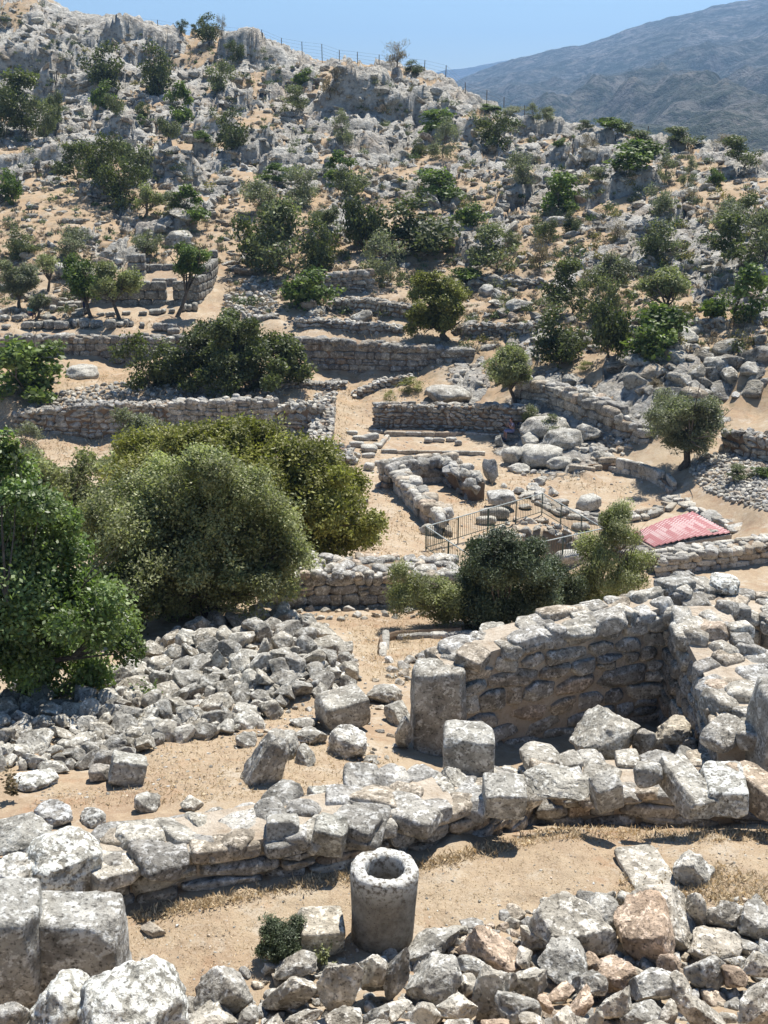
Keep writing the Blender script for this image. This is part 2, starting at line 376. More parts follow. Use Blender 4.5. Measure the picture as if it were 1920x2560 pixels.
# dry grass and brown litter over the soil of the hill
hcol = m.mix(m.ramp(m.noise(.9, 7, .7), [(0.42, 0.0), (0.58, .7)]), scol, (.40, .275, .16))
hcol = m.mix(m.ramp(m.noise(2.4, 6, .7), [(0.52, 0.0), (0.64, .7)]), hcol, (.20, .165, .10))
scol = m.mix(m.attr('hill', 'Fac'), scol, hcol)
col = m.mix(edge, scol, rcol)
h1 = m.math('ADD', m.math('MULTIPLY', sb, .03), m.math('MULTIPLY', scc, .012))
h2 = m.math('ADD', m.math('MULTIPLY', a, .7), m.math('MULTIPLY', st, .28))
hh = m.math('ADD', m.math('MULTIPLY', h1, m.math('SUBTRACT', 1.0, edge)), m.math('MULTIPLY', h2, edge))
M['ground'] = m.done(col, m.bump(hh, 1.0, 1.0))

m = MatB('lime_mortar')
col = m.ramp(m.noise(4, 7, .7), [(0.3, (.40, .31, .22)), (0.5, (.53, .45, .35)), (0.7, (.62, .55, .45))])
col = m.mix(m.ramp(m.noise(30, 4, .6), [(0.3, .5), (0.45, 0.0)]), col, (.28, .20, .13))
M['mortar'] = m.done(col, m.bump(m.noise(14, 8, .7), .05, 1.0))
m = MatB('earth_fill')
M['earth'] = m.done(m.ramp(m.noise(3, 7, .7), [(0.3, (.14, .10, .07)), (0.7, (.30, .22, .15))]), m.bump(m.noise(9, 6, .7), .06))
m = MatB('old_column_stone')
col = m.ramp(m.noise(9, 8, .7), [(0.3, (.12, .105, .085)), (0.52, (.22, .195, .155)), (0.72, (.36, .33, .275))])
nz = m.n('ShaderNodeSeparateXYZ', {'Vector': m.n('ShaderNodeTexCoord').outputs['Object']}).outputs['Z']
lf = m.math('MULTIPLY', m.ramp(m.noise(20, 6, .65), [(0.40, 0.0), (0.52, 1.0)]), m.ramp(nz, [(0.52, 0.10), (0.74, .9)]))
col = m.mix(lf, col, (.72, .71, .66))
col = m.mix(m.ramp(m.vor(34), [(0.10, .8), (0.2, 0.0)]), col, (.10, .085, .07))
M['column'] = m.done(col, m.bump(m.math('ADD', m.noise(22, 8, .7), m.ramp(m.vor(34), [(0.08, 0.0), (0.2, .4)])), .025, 1.0))

def leaf_mat(name, c1, c2, trans=0.35, gloss=0.35, tc=(1.15, 1.3, .7)):
    m = MatB(name)
    f = m.noise(1.3, 3, .5); col = m.ramp(f, [(0.35, c1), (0.65, c2)])
    col = m.mix(1.0, col, m.attr('tint'), 'MULTIPLY')
    m.b.inputs['Roughness'].default_value = 0.5; m.b.inputs['Specular IOR Level'].default_value = gloss
    m.t.links.new(col, m.b.inputs['Base Color'])
    tr = m.n('ShaderNodeBsdfTranslucent', {'Color': m.mix(1.0, col, tc, 'MULTIPLY')})
    mx = m.n('ShaderNodeMixShader', {'Fac': trans}); m.t.links.new(m.b.outputs[0], mx.inputs[1]); m.t.links.new(tr.outputs[0], mx.inputs[2])
    m.t.links.new(mx.outputs[0], m.t.nodes['Material Output'].inputs['Surface']); return m.m
M['lf_dark'] = leaf_mat('dark_green_leaves', (.085, .102, .042), (.135, .15, .065))
M['lf_green'] = leaf_mat('fresh_green_leaves', (.10, .145, .04), (.16, .205, .062))
M['lf_olive'] = leaf_mat('grey_olive_leaves', (.17, .18, .115), (.26, .268, .185))
M['lf_mastic'] = leaf_mat('yellow_green_mastic_leaves', (.175, .18, .048), (.265, .26, .08))
M['lf_greygreen'] = leaf_mat('grey_green_leaves', (.215, .23, .115), (.33, .34, .18))
M['lf_hill'] = leaf_mat('dull_hill_leaves', (.14, .155, .08), (.22, .235, .125))
M['lf_juniper'] = leaf_mat('juniper_needles', (.085, .105, .06), (.13, .16, .095), trans=.2)
M['lf_carob'] = leaf_mat('glossy_carob_leaves', (.10, .15, .042), (.20, .26, .085), gloss=.7)
M['lf_dry'] = leaf_mat('dry_scrub_twigs', (.20, .155, .095), (.29, .225, .14), trans=.2)
M['lf_yellow'] = leaf_mat('yellow_green_spurge_leaves', (.20, .21, .06), (.29, .28, .10))
M['straw'] = leaf_mat('dry_straw', (.58, .46, .29), (.72, .60, .41), trans=.2, gloss=.1, tc=(1.1, .95, .7))
m = MatB('bark'); M['bark'] = m.done(m.ramp(m.noise(9, 6, .7), [(0.3, (.06, .05, .04)), (0.7, (.20, .17, .135))]), m.bump(m.noise(20, 5, .7), .03))
m = MatB('green_painted_iron'); M['iron'] = m.done(m.ramp(m.noise(20), [(0.4, (.05, .085, .07)), (0.7, (.10, .13, .11))]), rough=.5)
m = MatB('galvanised_rail'); m.b.inputs['Metallic'].default_value = .3; M['rail'] = m.done(m.ramp(m.noise(8), [(0.3, (.30, .33, .31)), (0.7, (.5, .53, .5))]), rough=.45)
m = MatB('rusty_post'); M['post'] = m.done(m.ramp(m.noise(8), [(0.3, (.10, .09, .08)), (0.7, (.18, .16, .14))]))
m = MatB('pink_red_roof_sheet'); M['roof'] = m.done(m.mix(1.0, m.mix(m.ramp(m.noise(1.5, 6, .7), [(0.4, 0.0), (0.7, .35)]), (.42, .175, .175), (.47, .26, .245)), m.attr('tint'), 'MULTIPLY'), rough=.5)
def plain(name, c1, c2=None, rough=.85):
    m = MatB(name); c2 = c2 or tuple(x*.75 for x in c1)
    return m.done(m.ramp(m.noise(14, 4), [(0.3, c2), (0.6, c1)]), rough=rough)
M['skin'] = plain('skin', (.60, .33, .24)); M['hair'] = plain('brown_hair', (.16, .075, .035)); M['lav'] = plain('lavender_cloth', (.34, .34, .52))
M['shirt'] = plain('mauve_shirt', (.30, .27, .36)); M['purple'] = plain('purple_cloth', (.15, .05, .24)); M['turq'] = plain('turquoise_cloth', (.10, .48, .50)); M['hat'] = plain('straw_hat', (.72, .68, .48))
M['dark'] = plain('dark_blue_cloth', (.03, .035, .10)); M['white'] = plain('white_cloth', (.75, .74, .72))

# ------------------------------------------------------------------ terrain sheet
ids = np.arange(NS*NT).reshape(NT, NS)
F = np.stack([ids[:-1, :-1], ids[:-1, 1:], ids[1:, 1:], ids[1:, :-1]], -1).reshape(-1, 4)
V = np.stack([GX, GY, GZ], -1).reshape(-1, 3)
me = mk_mesh('ground', V, F, M['ground'], smooth=True, extra={'rock': rk.ravel(), 'hill': (hillm*(1-terr)).ravel()})
link('ground', me, kind='structure')

# far valley and mountains (real distances; the haze gives the blue)
def sheet(name, sa, sb_, ns, Ya, Yb, ny, zf, mat):
    s_, t_ = np.meshgrid(np.linspace(sa, sb_, ns), np.linspace(math.log(Ya), math.log(Yb), ny))
    Y = np.exp(t_); X = s_*Y; Z = zf(s_, X, Y)
    i = np.arange(ns*ny).reshape(ny, ns)
    F = np.stack([i[:-1, :-1], i[:-1, 1:], i[1:, 1:], i[1:, :-1]], -1).reshape(-1, 4)
    return link(name, mk_mesh(name, np.stack([X, Y, Z], -1).reshape(-1, 3), F, mat), kind='structure')
def el(px, py): return ray(px, py)[1]
m = MatB('far_mountain_scrub')
sc1 = m.noise(.012, 9, .7); sc2 = m.noise(.06, 6, .75)
col = m.ramp(sc1, [(0.35, (.09, .11, .07)), (0.5, (.19, .185, .155)), (0.66, (.38, .35, .31))])
col = m.mix(m.ramp(sc2, [(0.44, 0.0), (0.54, .85)]), col, (.05, .07, .04))
col = m.mix(m.ramp(m.noise(.028, 7, .7), [(0.57, 0.0), (0.66, .6)]), col, (.36, .32, .26))
M['mount'] = m.done(col, m.bump(m.math('ADD', sc2, sc1), 30.0, 1.0))
def prof(s, pts):
    a = [(ray(px, py)[0], ray(px, py)[1]) for px, py in pts]
    return np.interp(s, [q[0] for q in a], [q[1] for q in a])
MT = [(600, 260), (800, 220), (940, 196), (1000, 172), (1060, 150), (1110, 131), (1160, 118), (1200, 107), (1270, 95), (1330, 74), (1400, 50), (1450, 33), (1490, 24), (1540, 12), (1600, 2), (1659, -12), (1800, -60), (2300, -160)]
def zmain(s, X, Y):
    top = prof(s, MT); bot = el(1400, 420)
    f = np.clip((np.log(Y)-math.log(420))/(math.log(2400)-math.log(420)), 0, 1)
    g = f**1.25
    e = bot+(top-bot)*g
    Z = CAMZ+e*Y
    w_ = np.sin(np.pi*np.clip(f, 0, 1))
    rid = (1-np.abs(fbm2(X*.0035+3, Y*.0022, 5, 77)))
    Z = Z+w_*(rid-.75)*115+w_*22*fbm2(X*.02, Y*.02, 5, 78)+(f > .96)*8*fbm2(X*.01, Y*.01, 4, 5)
    Z = Z+3*fbm2(X*.05, Y*.05, 3, 79)
    bk = np.clip((Y-2400)/900, 0, 1); Z = Z-bk*bk*500
    return Z
sheet('mountain', -0.25, 0.75, 620, 400, 3300, 420, zmain, M['mount'])
def zfar(s, X, Y):
    top = prof(s, [(500, 190), (850, 175), (930, 158), (960, 150), (1000, 147), (1040, 137), (1080, 129), (1120, 128), (1160, 134), (1250, 150), (1700, 200)])
    f = np.clip((Y-3000)/1400, 0, 1); Z = CAMZ+(el(1000, 260)+(top-el(1000, 260))*f)*Y
    Z = Z+10*fbm2(X*.008, Y*.008, 5, 12); bk = np.clip((Y-4400)/800, 0, 1); return Z-bk*500
sheet('distant_hill', -0.2, 0.4, 300, 3000, 5200, 120, zfar, M['mount'])
def zval(s, X, Y):
    f = sst(190, 420, Y)
    z0 = CAMZ+samp(B, np.clip(s, S0, S1), np.full(s.shape, T1-.02))*np.exp(T1)
    return z0*(1-f)-40*f+6*fbm2(X*.02, Y*.02, 4, 3)*f-3
sheet('valley', -0.9, 0.9, 200, 190, 460, 60, zval, M['mount'])
def zplain(s, X, Y): return -46-0*X
sheet('plain', -1.6, 1.6, 20, 2.0, 14000, 30, zplain, M['mount'])

# ------------------------------------------------------------------ stones
def ico(sub):
    bm = bmesh.new(); bmesh.ops.create_icosphere(bm, subdivisions=sub, radius=1.0)
    V = np.array([v.co[:] for v in bm.verts]); F = np.array([[v.index for v in f.verts] for f in bm.faces]); bm.free(); return V, F
ICO = {k: ico(k) for k in (2, 3, 4, 5)}
def rock(seed, sub, n=3.0, cuts=9, dmin=.55, rough=.05):
    g = np.random.default_rng(seed); V, F = ICO[sub]; p = V.copy()
    q = np.linalg.qr(g.normal(size=(3, 3)))[0] if n < 3.5 else np.eye(3)
    p = p@q; p = p/((np.abs(p)**n).sum(1)**(1/n))[:, None]
    for k in range(cuts):
        nn = g.normal(size=3); nn /= np.linalg.norm(nn)
        if n >= 3.5: nn = nn*np.array([1, 1, 1.])
        ext = (p@nn).max(); d = ext*g.uniform(dmin, .9)
        e = p@nn-d; mk = e > 0; p[mk] -= e[mk][:, None]*nn*1.0
    nrm = p/np.linalg.norm(p, axis=1)[:, None]
    o = g.uniform(0, 50, 3)
    dsp = rough*vn3(p*2.2+o, 1)+rough*.6*vn3(p*5+o, 2)
    if sub >= 4: dsp = dsp+rough*.45*vn3(p*11+o, 3)
    if sub >= 5: dsp = dsp+rough*.3*vn3(p*23+o, 4)-rough*.5*np.clip(vn3(p*7+o, 5)-.45, 0, 1)*2
    p = p+nrm*dsp[:, None]
    mn, mx = p.min(0), p.max(0); p = (p-(mn+mx)/2)/((mx-mn)/2)
    return p, F
LIB = {'xout': [rock(380+i, 5, 2.8, 8, .62, .085) for i in range(6)], 'out': [rock(360+i, 4, 2.6, 6, .6, .09) for i in range(10)], 'far': [rock(i, 2, 3, 9, .42, .09) for i in range(14)], 'rub': [rock(40+i, 3, 3, 14, .42, .06) for i in range(18)],
       'blk': [rock(80+i, 3, 5.0, 4, .78, .045) for i in range(16)], 'fblk': [rock(120+i, 2, 5.5, 3, .8, .05) for i in range(12)],
       'hi': [rock(160+i, 4, 2.8, 14, .48, .06) for i in range(16)], 'hblk': [rock(200+i, 4, 7.0, 9, .74, .035) for i in range(14)],
       'xhi': [rock(240+i, 5, 3.0, 14, .5, .07) for i in range(12)], 'xblk': [rock(280+i, 5, 15.0, 5, .87, .032) for i in range(8)],
       'ash': [rock(320+i, 3, 12, 1, .9, .012) for i in range(6)]}
def rotm(rz, rx=0, ry=0):
    return np.array(Matrix.Rotation(rz, 3, 'Z')@Matrix.Rotation(ry, 3, 'Y')@Matrix.Rotation(rx, 3, 'X'))
GREYS = [(1, 1, 1), (.86, .85, .84), (1.1, 1.08, 1.04), (.95, .92, .86), (.78, .77, .75), (1.15, 1.12, 1.05), (1.0, .9, .78)]
def gtint(g, orange=.04):
    if g.random() < orange: return (1.06, .90, .76)
    t = GREYS[g.integers(len(GREYS))]; k = g.uniform(.85, 1.15); return tuple(x*k for x in t)
class Pile:
    def __init__(s): s.V = []; s.F = []; s.T = []; s.n = 0
    def add(s, lib, pos, scl, rot, tint=(1, 1, 1)):
        L = LIB[lib]; v, f = L[rng.integers(len(L))]
        q = v*np.array([1, 1, 1.])
        if rng.random() < .5: q = q*np.array([-1, -1, 1])
        if rng.random() < .5: q = q*np.array([1, -1, -1])
        s.V.append((q*np.array(scl))@rot.T+np.array(pos)); s.F.append(f+s.n); s.T.append(np.tile(tint, (len(v), 1))); s.n += len(v)
    def raw(s, v, f, tint=(1, 1, 1)):
        s.V.append(v); s.F.append(np.array(f)+s.n); s.T.append(np.tile(tint, (len(v), 1))); s.n += len(v)
    def mesh(s, name, mat): return mk_mesh(name, np.concatenate(s.V), np.concatenate(s.F), mat, np.concatenate(s.T))

class Path:
    def __init__(s, pts, flip=False):
        s.p = np.array([(q[0], q[1]) for q in pts]); d = np.diff(s.p, axis=0); L = np.hypot(d[:, 0], d[:, 1])
        s.u = np.concatenate([[0], np.cumsum(L)]); s.L = s.u[-1]
        s.flip = flip
    def at(s, u):
        u = min(max(u, 0), s.L-1e-6); i = int(np.searchsorted(s.u, u, 'right')-1); i = min(i, len(s.p)-2)
        f = (u-s.u[i])/(s.u[i+1]-s.u[i]); p = s.p[i]*(1-f)+s.p[i+1]*f; t = (s.p[i+1]-s.p[i]); t = t/np.hypot(*t)
        n = np.array([-t[1], t[0]])
        if (n@p < 0) != s.flip: n = -n
        return p, t, n, (i+f)
def W3(pts):
    return [hit(*q) if not isinstance(q, Vector) else q for q in pts]
def wall(name, label, pts, h, th, sw, sh, lib='rub', mat='stone_mid', core='earth', ragged=.12, top=True, back=True, cat='stone wall', group=None,
         flip=False, base=None, inset=.10, orange=.03, topscale=.8, tilt=.06, sink=.12, rag_f=.8):
    """pts: foot line of the face seen, as picture points or vectors; the wall's thickness goes away from the camera"""
    P3 = W3(pts); path = Path(P3, flip); hs = h if hasattr(h, '__len__') else [h]*len(P3)
    bz = base if base is not None else [min(zt(q.x, q.y), q.z) for q in P3]
    if not hasattr(bz, '__len__'): bz = [bz]*len(P3)
    seed = abs(hash(label)) % 1000 if False else len(label)*7+int(P3[0].x*10) % 50
    H = lambda k, u: float(np.interp(k, range(len(hs)), hs))*(1+ragged*float(fbm2(np.array([u*rag_f]), np.array([seed*1.]), 3, seed)[0])*1.6)
    Z0 = lambda k: float(np.interp(k, range(len(bz)), bz))
    pl = Pile(); dep = min(th*.5, sw*.6)
    rows = [(dep*.5, 1)]+([(th-dep*.5, -1)] if back and th > dep*1.5 else [])
    for off, sgn in rows:
        z = -sink; row = 0
        hmax = max(hs)*1.3
        while z < hmax:
            ch = sh*rng.uniform(.75, 1.3); u = -rng.uniform(0, sw)*.5
            while u < path.L:
                w_ = sw*rng.choice([.55, .8, 1, 1.3, 1.7])*rng.uniform(.85, 1.15); uc = u+w_/2; u += w_
                if uc > path.L+w_*.2: break
                p, t, n, k = path.at(uc); hh_ = H(k, uc)
                if z+ch*.55 > hh_: continue
                hz = ch*rng.uniform(.92, 1.08); split = rng.random() < .12 and sh > .12
                for q in ([0] if not split else [-.25, .25]):
                    c2 = p+n*(off+sgn*rng.uniform(-.04, .05)*sw)
                    pl.add(lib, (c2[0], c2[1], Z0(k)+z+ch*(.5+q)), (w_*(.53 if lib != 'hblk' else .49), dep*rng.uniform(.5, .62), hz*((.54 if lib != 'hblk' else .50) if not split else .28)),
                           rotm(math.atan2(t[1], t[0])+rng.normal()*tilt, rng.normal()*tilt, rng.normal()*tilt), gtint(rng, orange))
            z += ch*.97
    if top:
        u = 0; sz = sw*topscale
        while u < path.L:
            v = sz*.35
            while v < th:
                p, t, n, k = path.at(u+rng.uniform(0, sz)); hh_ = H(k, u)
                c2 = p+n*(v+rng.uniform(-.1, .1)*sz); a = sz*rng.uniform(.4, .75)
                pl.add(lib if lib not in ('blk', 'hblk', 'fblk') or rng.random() < .5 else lib, (c2[0], c2[1], Z0(k)+hh_-sh*.35+rng.uniform(-.1, .12)*sh), (a, a*rng.uniform(.6, .9), sh*rng.uniform(.35, .6)),
                       rotm(rng.uniform(0, 6.28) if tilt > .03 else math.atan2(t[1], t[0]), rng.normal()*.15, rng.normal()*.15), gtint(rng, orange))
                v += sz*rng.uniform(.7, 1.0)
            u += sz*rng.uniform(.7, 1.0)
    # core
    cn = max(2, int(path.L/.25)); nv = 5; cv = []; 
    for i in range(cn+1):
        u = path.L*i/cn; p, t, n, k = path.at(u); hh_ = max(.05, H(k, u)-sh*(.3 if core != 'mortar' else .12))
        for (o, zz) in ((inset, -.3), (inset, hh_*.5), (inset*1.3, hh_), (th*.5, hh_+.02), (th-inset*1.3, hh_), (th-inset, hh_*.5), (th-inset, -.3)):
            j = rng.uniform(-.02, .02) if core != 'mortar' else 0
            cv.append((p[0]+n[0]*(o+j), p[1]+n[1]*(o+j), Z0(k)+zz))
    cf = []
    for i in range(cn):
        for j in range(6): a_ = i*7+j; cf.append((a_, a_+7, a_+8, a_+1))
    for e_ in (0, cn*7):
        q = [e_+j for j in range(7)]
        cf += [(q[0], q[1], q[5], q[6]), (q[1], q[2], q[4], q[5]), (q[2], q[3], q[4], q[4])]
    cf = [f for f in cf if len(set(f)) == 4]+[]
    root = link(name, pl.mesh(name, M[mat]), label=label, cat=cat, group=group, kind='thing')
    link('mortar_core' if core == 'mortar' else 'earth_core', mk_mesh('core', np.array(cv), np.array(cf), M[core], smooth=False), parent=root)
    return root

def stone(px, py, w_, h_, label=None, name='stone', lib='hi', mat='stone', tint=None, group=None, rz=None, dz=0.0, lift=.35, tilt=.15, dasp=.85, cat='stone', Y=None, sz=None, d3=None, y0=3.0):
    """a stone seen centred on picture point (px,py), w_ x h_ pixels"""
    p = hit(px, py, dz, Y=Y, y0=y0); k = pxm(p); th = math.atan2(CAMZ-p.z, p.y)
    sx = w_*k/2; sy = d3/2 if d3 else sx*dasp
    H = h_*k/2
    box = 0
    if sz is None:
        box = 1 if lib in ('xblk', 'ash', 'hblk', 'blk', 'fblk') else 0
        if box: z_ = (H-sy*math.sin(th))/math.cos(th)
        else: z_ = math.sqrt(max(H*H-(sy*math.sin(th))**2, 0))/math.cos(th)
        if z_ < sx*.38:
            z_ = sx*.38; sy = max(sx*.4, (H-z_*math.cos(th)*(1 if box else .7))/max(math.sin(th), .1))
    else: z_ = sz/2
    if lib not in ('xblk', 'hblk', 'blk', 'ash', 'fblk'): lift = lift*.72
    if sz is None and not box and z_ > sx*.85 and h_ < w_*1.35:
        z_ = sx*.85; sy = min(math.sqrt(max(H*H-(z_*math.cos(th))**2, (.4*H)**2))/max(math.sin(th), .15), sx*1.35)
    L = LIB[lib]; i = rng.integers(len(L))
    key = (lib, int(i), mat)
    if key not in MESHES: MESHES[key] = mk_mesh('stone_form', L[i][0], L[i][1], M[mat])
    o = bpy.data.objects.new(name, MESHES[key]); COL.objects.link(o)
    if Y is None: p = p+Vector((0, 0, -dz+dz))
    o.location = (p.x, p.y, p.z+0.0)
    o.scale = (sx, sy, z_)
    o.rotation_euler = (rng.normal()*tilt, rng.normal()*tilt, (rng.normal()*.35 if rz is None else rz))
    # rest it on the ground: centre lies on the sight line, so slide along it until the foot is in the soil
    s, mm = ray(px, py)
    if Y is None:
        y = np.exp(np.linspace(math.log(max(y0, 2.3)), math.log(200), 2500)); g = samp(GZ, np.full(y.shape, s), np.log(y))
        kk = np.nonzero(CAMZ+mm*y-z_*2*lift <= g+dz)[0]
        if len(kk):
            Yc = y[kk[0]]; f = Yc/p.y; o.location = (s*Yc, Yc, CAMZ+mm*Yc); o.scale = (sx*f, sy*f, z_*f)
    t = tint if tint is not None else gtint(rng, .05)
    o.color = (*t, 1)
    return tag(o, label, cat, group)
MESHES = {}
ORD = ['', 'first', 'second', 'third', 'fourth', 'fifth', 'sixth', 'seventh', 'eighth', 'ninth', 'tenth', 'eleventh', 'twelfth', 'thirteenth', 'fourteenth', 'fifteenth', 'sixteenth', 'seventeenth', 'eighteenth']
#VT
def vt(c_, a, b_):
    k = rng.uniform(a, b_); return tuple(x*k for x in c_)
# ------------------------------------------------------------------ WALLS
# near ruins
wall('stone_wall', 'low mortared stone wall running left from the hollow column drum', [hit(225, 1960), hit(420, 1925), hit(640, 1890), hit(860, 1850), hit(1020, 1812), hit(1185, 1775)], [.40, .40, .42, .45, .45, .5],
     .85, .50, .235, lib='hblk', mat='stone', core='mortar', ragged=.04, inset=.085, tilt=.05, topscale=.85)
wall('stone_wall', 'low mortared stone wall in front of the roofless room', [hit(1195, 1782), hit(1350, 1782), hit(1520, 1784), hit(1690, 1786), hit(1900, 1790)], [.40, .38, .4, .42, .42],
     1.0, .55, .20, lib='hblk', mat='stone', core='mortar', ragged=.05, inset=.085, tilt=.05, topscale=.8)
ra, rb_, rc = Vector((.62, 14.3, -8.5+CAMZ)), Vector((3.35, 15.1, -8.6+CAMZ)), Vector((4.9, 15.75, -8.6+CAMZ))
rb_ = ground(1150, 14.75); ra = ground(985, 14.3); rc = ground(1500, 15.55)
ra.z = rb_.z = rc.z = CAMZ-8.6
wall('stone_wall', 'tall mortared back wall of the roofless room with dark shaded face', [ra, rb_, rc], [1.46, 1.58, 1.80], .75, .50, .27, lib='hblk', mat='stone', core='mortar', ragged=.03, inset=.05, base=CAMZ-8.6, topscale=.85, tilt=.12)
rd = ground(1640, 12.6); rd.z = CAMZ-8.5
wall('stone_wall', 'tall side wall of the roofless room coming towards the viewer', [Vector((rc.x-.02, rc.y+.1, rc.z)), Vector(((rc.x*.5+rd.x*.5)+.1, (rc.y+rd.y)/2, rc.z)), rd], [1.75, 1.62, 1.5], .95, .5, .30, lib='hblk', mat='stone', core='mortar',
     ragged=.03, inset=.05, base=CAMZ-8.6, flip=False, topscale=.8, tilt=.09)
wall('stone_wall', 'broad mortared wall stub behind the corner of the roofless room', [ground(1500, 16.35), ground(1600, 16.1), ground(1760, 15.9)], [1.7, 1.62, 1.6], 1.0, .45, .28, lib='hblk', mat='stone', core='mortar', ragged=.06, inset=.05, base=CAMZ-8.7)
wall('stone_wall', 'dry stone wall in front of the path below the olive-green tree', [hit(565, 1305), hit(640, 1315), hit(800, 1312), hit(1000, 1312)], [.72, .82, .9, .8], 1.3, .36, .22, lib='blk', mat='stone', ragged=.10, group=None)
wall('stone_kerb', 'low rectangular cut stone kerb beside the dark juniper', [hit(838, 1412), hit(840, 1385), hit(1000, 1378)], [.16, .2, .2], .30, .6, .2, lib='ash', mat='white_rock', top=False, back=False, ragged=.02, cat='kerb', tilt=.01)
# middle distance
wall('stone_wall', 'straight wall of squared stones below the pink roof', [ground(1474, 37.3), ground(1600, 37.5), ground(1760, 37.9)], [.62, .66, .7], 1.0, .45, .26, lib='blk', mat='white_rock', ragged=.08)
wall('stone_wall', 'rough stone wall carrying the pink roof', [ground(1352, 39.0), ground(1404, 37.9), ground(1500, 38.8), ground(1592, 39.7)], [.6, .72, .72, .75], .4, .38, .24, lib='rub', mat='stone_mid', ragged=.05)
wall('stone_wall', 'left wall of the small ruined cell beside the dirt path', [hit(832, 1040), hit(870, 1085), hit(905, 1122), hit(940, 1152)], [.95, .8, .8, .85], .6, .6, .42, lib='blk', mat='white_rock', ragged=.08, flip=False)
wall('stone_wall', 'back wall of the small ruined cell made of big boulders', [hit(846, 1058), hit(915, 1046), hit(985, 1042)], [1.0, 1.05, 1.0], .7, .75, .42, lib='blk', mat='stone_mid', ragged=.05)
wall('stone_wall', 'right wall of the small ruined cell made of rounded boulders', [hit(986, 1040), hit(1020, 1062), hit(1050, 1082)], [1.1, 1.1, .9], .8, .8, .5, lib='rub', mat='stone_mid', ragged=.08, flip=True)
wall('stone_wall', 'dry stone retaining wall behind the person sitting on the bench', [hit(812, 930), hit(900, 928), hit(1000, 932), hit(1125, 936)], [1.35, 1.3, 1.28, 1.35], .7, .40, .23, lib='rub', mat='stone_mid', ragged=.05)
wall('stone_bench', 'long low stone bench at the foot of the dry stone wall', [hit(835, 942), hit(980, 944), hit(1110, 948)], [.34, .34, .34], .45, 1.1, .34, lib='ash', mat='white_rock', top=False, back=False, ragged=.01, cat='bench', tilt=.01)
wall('stone_kerb', 'long thin paving kerb in front of the stone bench', [hit(828, 980), hit(960, 984), hit(1030, 984)], .12, .35, .9, .14, lib='ash', mat='white_rock', top=False, back=False, ragged=.02, cat='kerb', tilt=.01)
wall('stone_kerb', 'short paved edge on the left of the bench terrace', [hit(826, 966), hit(842, 948)], .16, .4, .7, .16, lib='ash', mat='white_rock', top=False, back=False, ragged=.02, cat='kerb', tilt=.01)
arc = [(1238, 1020), (1275, 1016), (1320, 1019), (1365, 1028), (1405, 1042), (1432, 1058), (1442, 1068)]
wall('stone_kerb', 'curved low stone edge of the round threshing floor', [hit(*q) for q in arc], [.25, .35, .45, .5, .5, .45, .3], .38, .7, .4, lib='ash', mat='white_rock', top=False, ragged=.05, cat='kerb', tilt=.02)
wall('stone_kerb', 'broken white stone rim on the near side of the threshing floor', [hit(1446, 1076), hit(1425, 1100), hit(1370, 1118), hit(1300, 1124), hit(1225, 1112), hit(1180, 1090), hit(1162, 1058)], .22, .55, .6, .2, lib='blk', mat='white_rock', ragged=.25, cat='kerb', flip=True)
wall('stone_kerb', 'line of white slabs stepping down from the threshing floor', [hit(1440, 1078), hit(1480, 1098), hit(1530, 1122), hit(1590, 1150)], .16, .8, .8, .18, lib='blk', mat='white_rock', ragged=.08, cat='kerb')
wall('stone_wall', 'thick polygonal wall of large blocks stepping down behind the rocks', [hit(1112, 872), hit(1180, 884), hit(1260, 912), hit(1320, 938), hit(1385, 962)], [1.35, 1.3, 1.15, 1.0, .8], .9, .75, .5, lib='blk', mat='stone_mid', ragged=.10)
wall('stone_wall', 'stone wall at the far edge of the gravel slope on the right', [hit(1555, 975), hit(1610, 992), hit(1700, 1012), hit(1800, 1035)], [.9, 1.1, 1.2, 1.2], .8, .5, .34, lib='rub', mat='stone_mid', ragged=.10)
wall('stone_wall', 'bulging dry stone wall behind the grey olive on the left', [hit(30, 930), hit(110, 938), hit(240, 944), hit(390, 942)], [.9, 1.3, 1.7, 1.65], .8, .42, .26, lib='rub', mat='stone_mid', ragged=.05)
wall('stone_wall', 'long coursed dry stone wall behind the broad mastic tree', [hit(372, 944), hit(480, 950), hit(600, 940)], [1.8, 1.85, 1.85], .8, .48, .30, lib='blk', mat='stone_mid', ragged=.04)
wall('stone_wall', 'short recessed wall with one huge block beside the dirt path', [hit(606, 936), hit(650, 938), hit(700, 938)], [1.45, 1.5, 1.4], .7, .5, .34, lib='rub', mat='stone_mid', ragged=.05)
wall('stone_wall', 'collapsed rubble wall running down along the left of the path', [hit(726, 890), hit(722, 940), hit(712, 985), hit(716, 1005)], [1.1, .9, .55, .35], 1.1, .34, .24, lib='rub', mat='white_rock', ragged=.15, flip=False)
gw = []
for px, Y in ((-180, 66.2), (0, 66.2), (250, 66.3), (500, 66.3), (700, 66.2), (900, 65.9), (1012, 66.0)): gw.append(ground(px, Y-.25))
wall('retaining_wall', 'great terrace wall of large squared blocks across the middle', gw, [2.15, 2.15, 2.15, 2.12, 2.05, 1.75, 1.3], .8, .62, .36, lib='blk', mat='ashlar', back=False, ragged=.03, base=[CAMZ-14.15]*5+[CAMZ-14.25, CAMZ-14.0], cat='retaining wall', orange=.04)
wall('stone_wall', 'low rubble terrace wall above the left bush of the path', [hit(640, 712), hit(740, 717), hit(870, 726)], [.62, .66, .5], .8, .42, .24, lib='rub', mat='stone_mid', ragged=.1)
wall('stone_wall', 'curved dry stone terrace wall left of the round-crowned tree', [hit(720, 672), hit(800, 680), hit(890, 694)], [.75, .9, .9], .7, .4, .25, lib='rub', mat='stone_mid', ragged=.06)
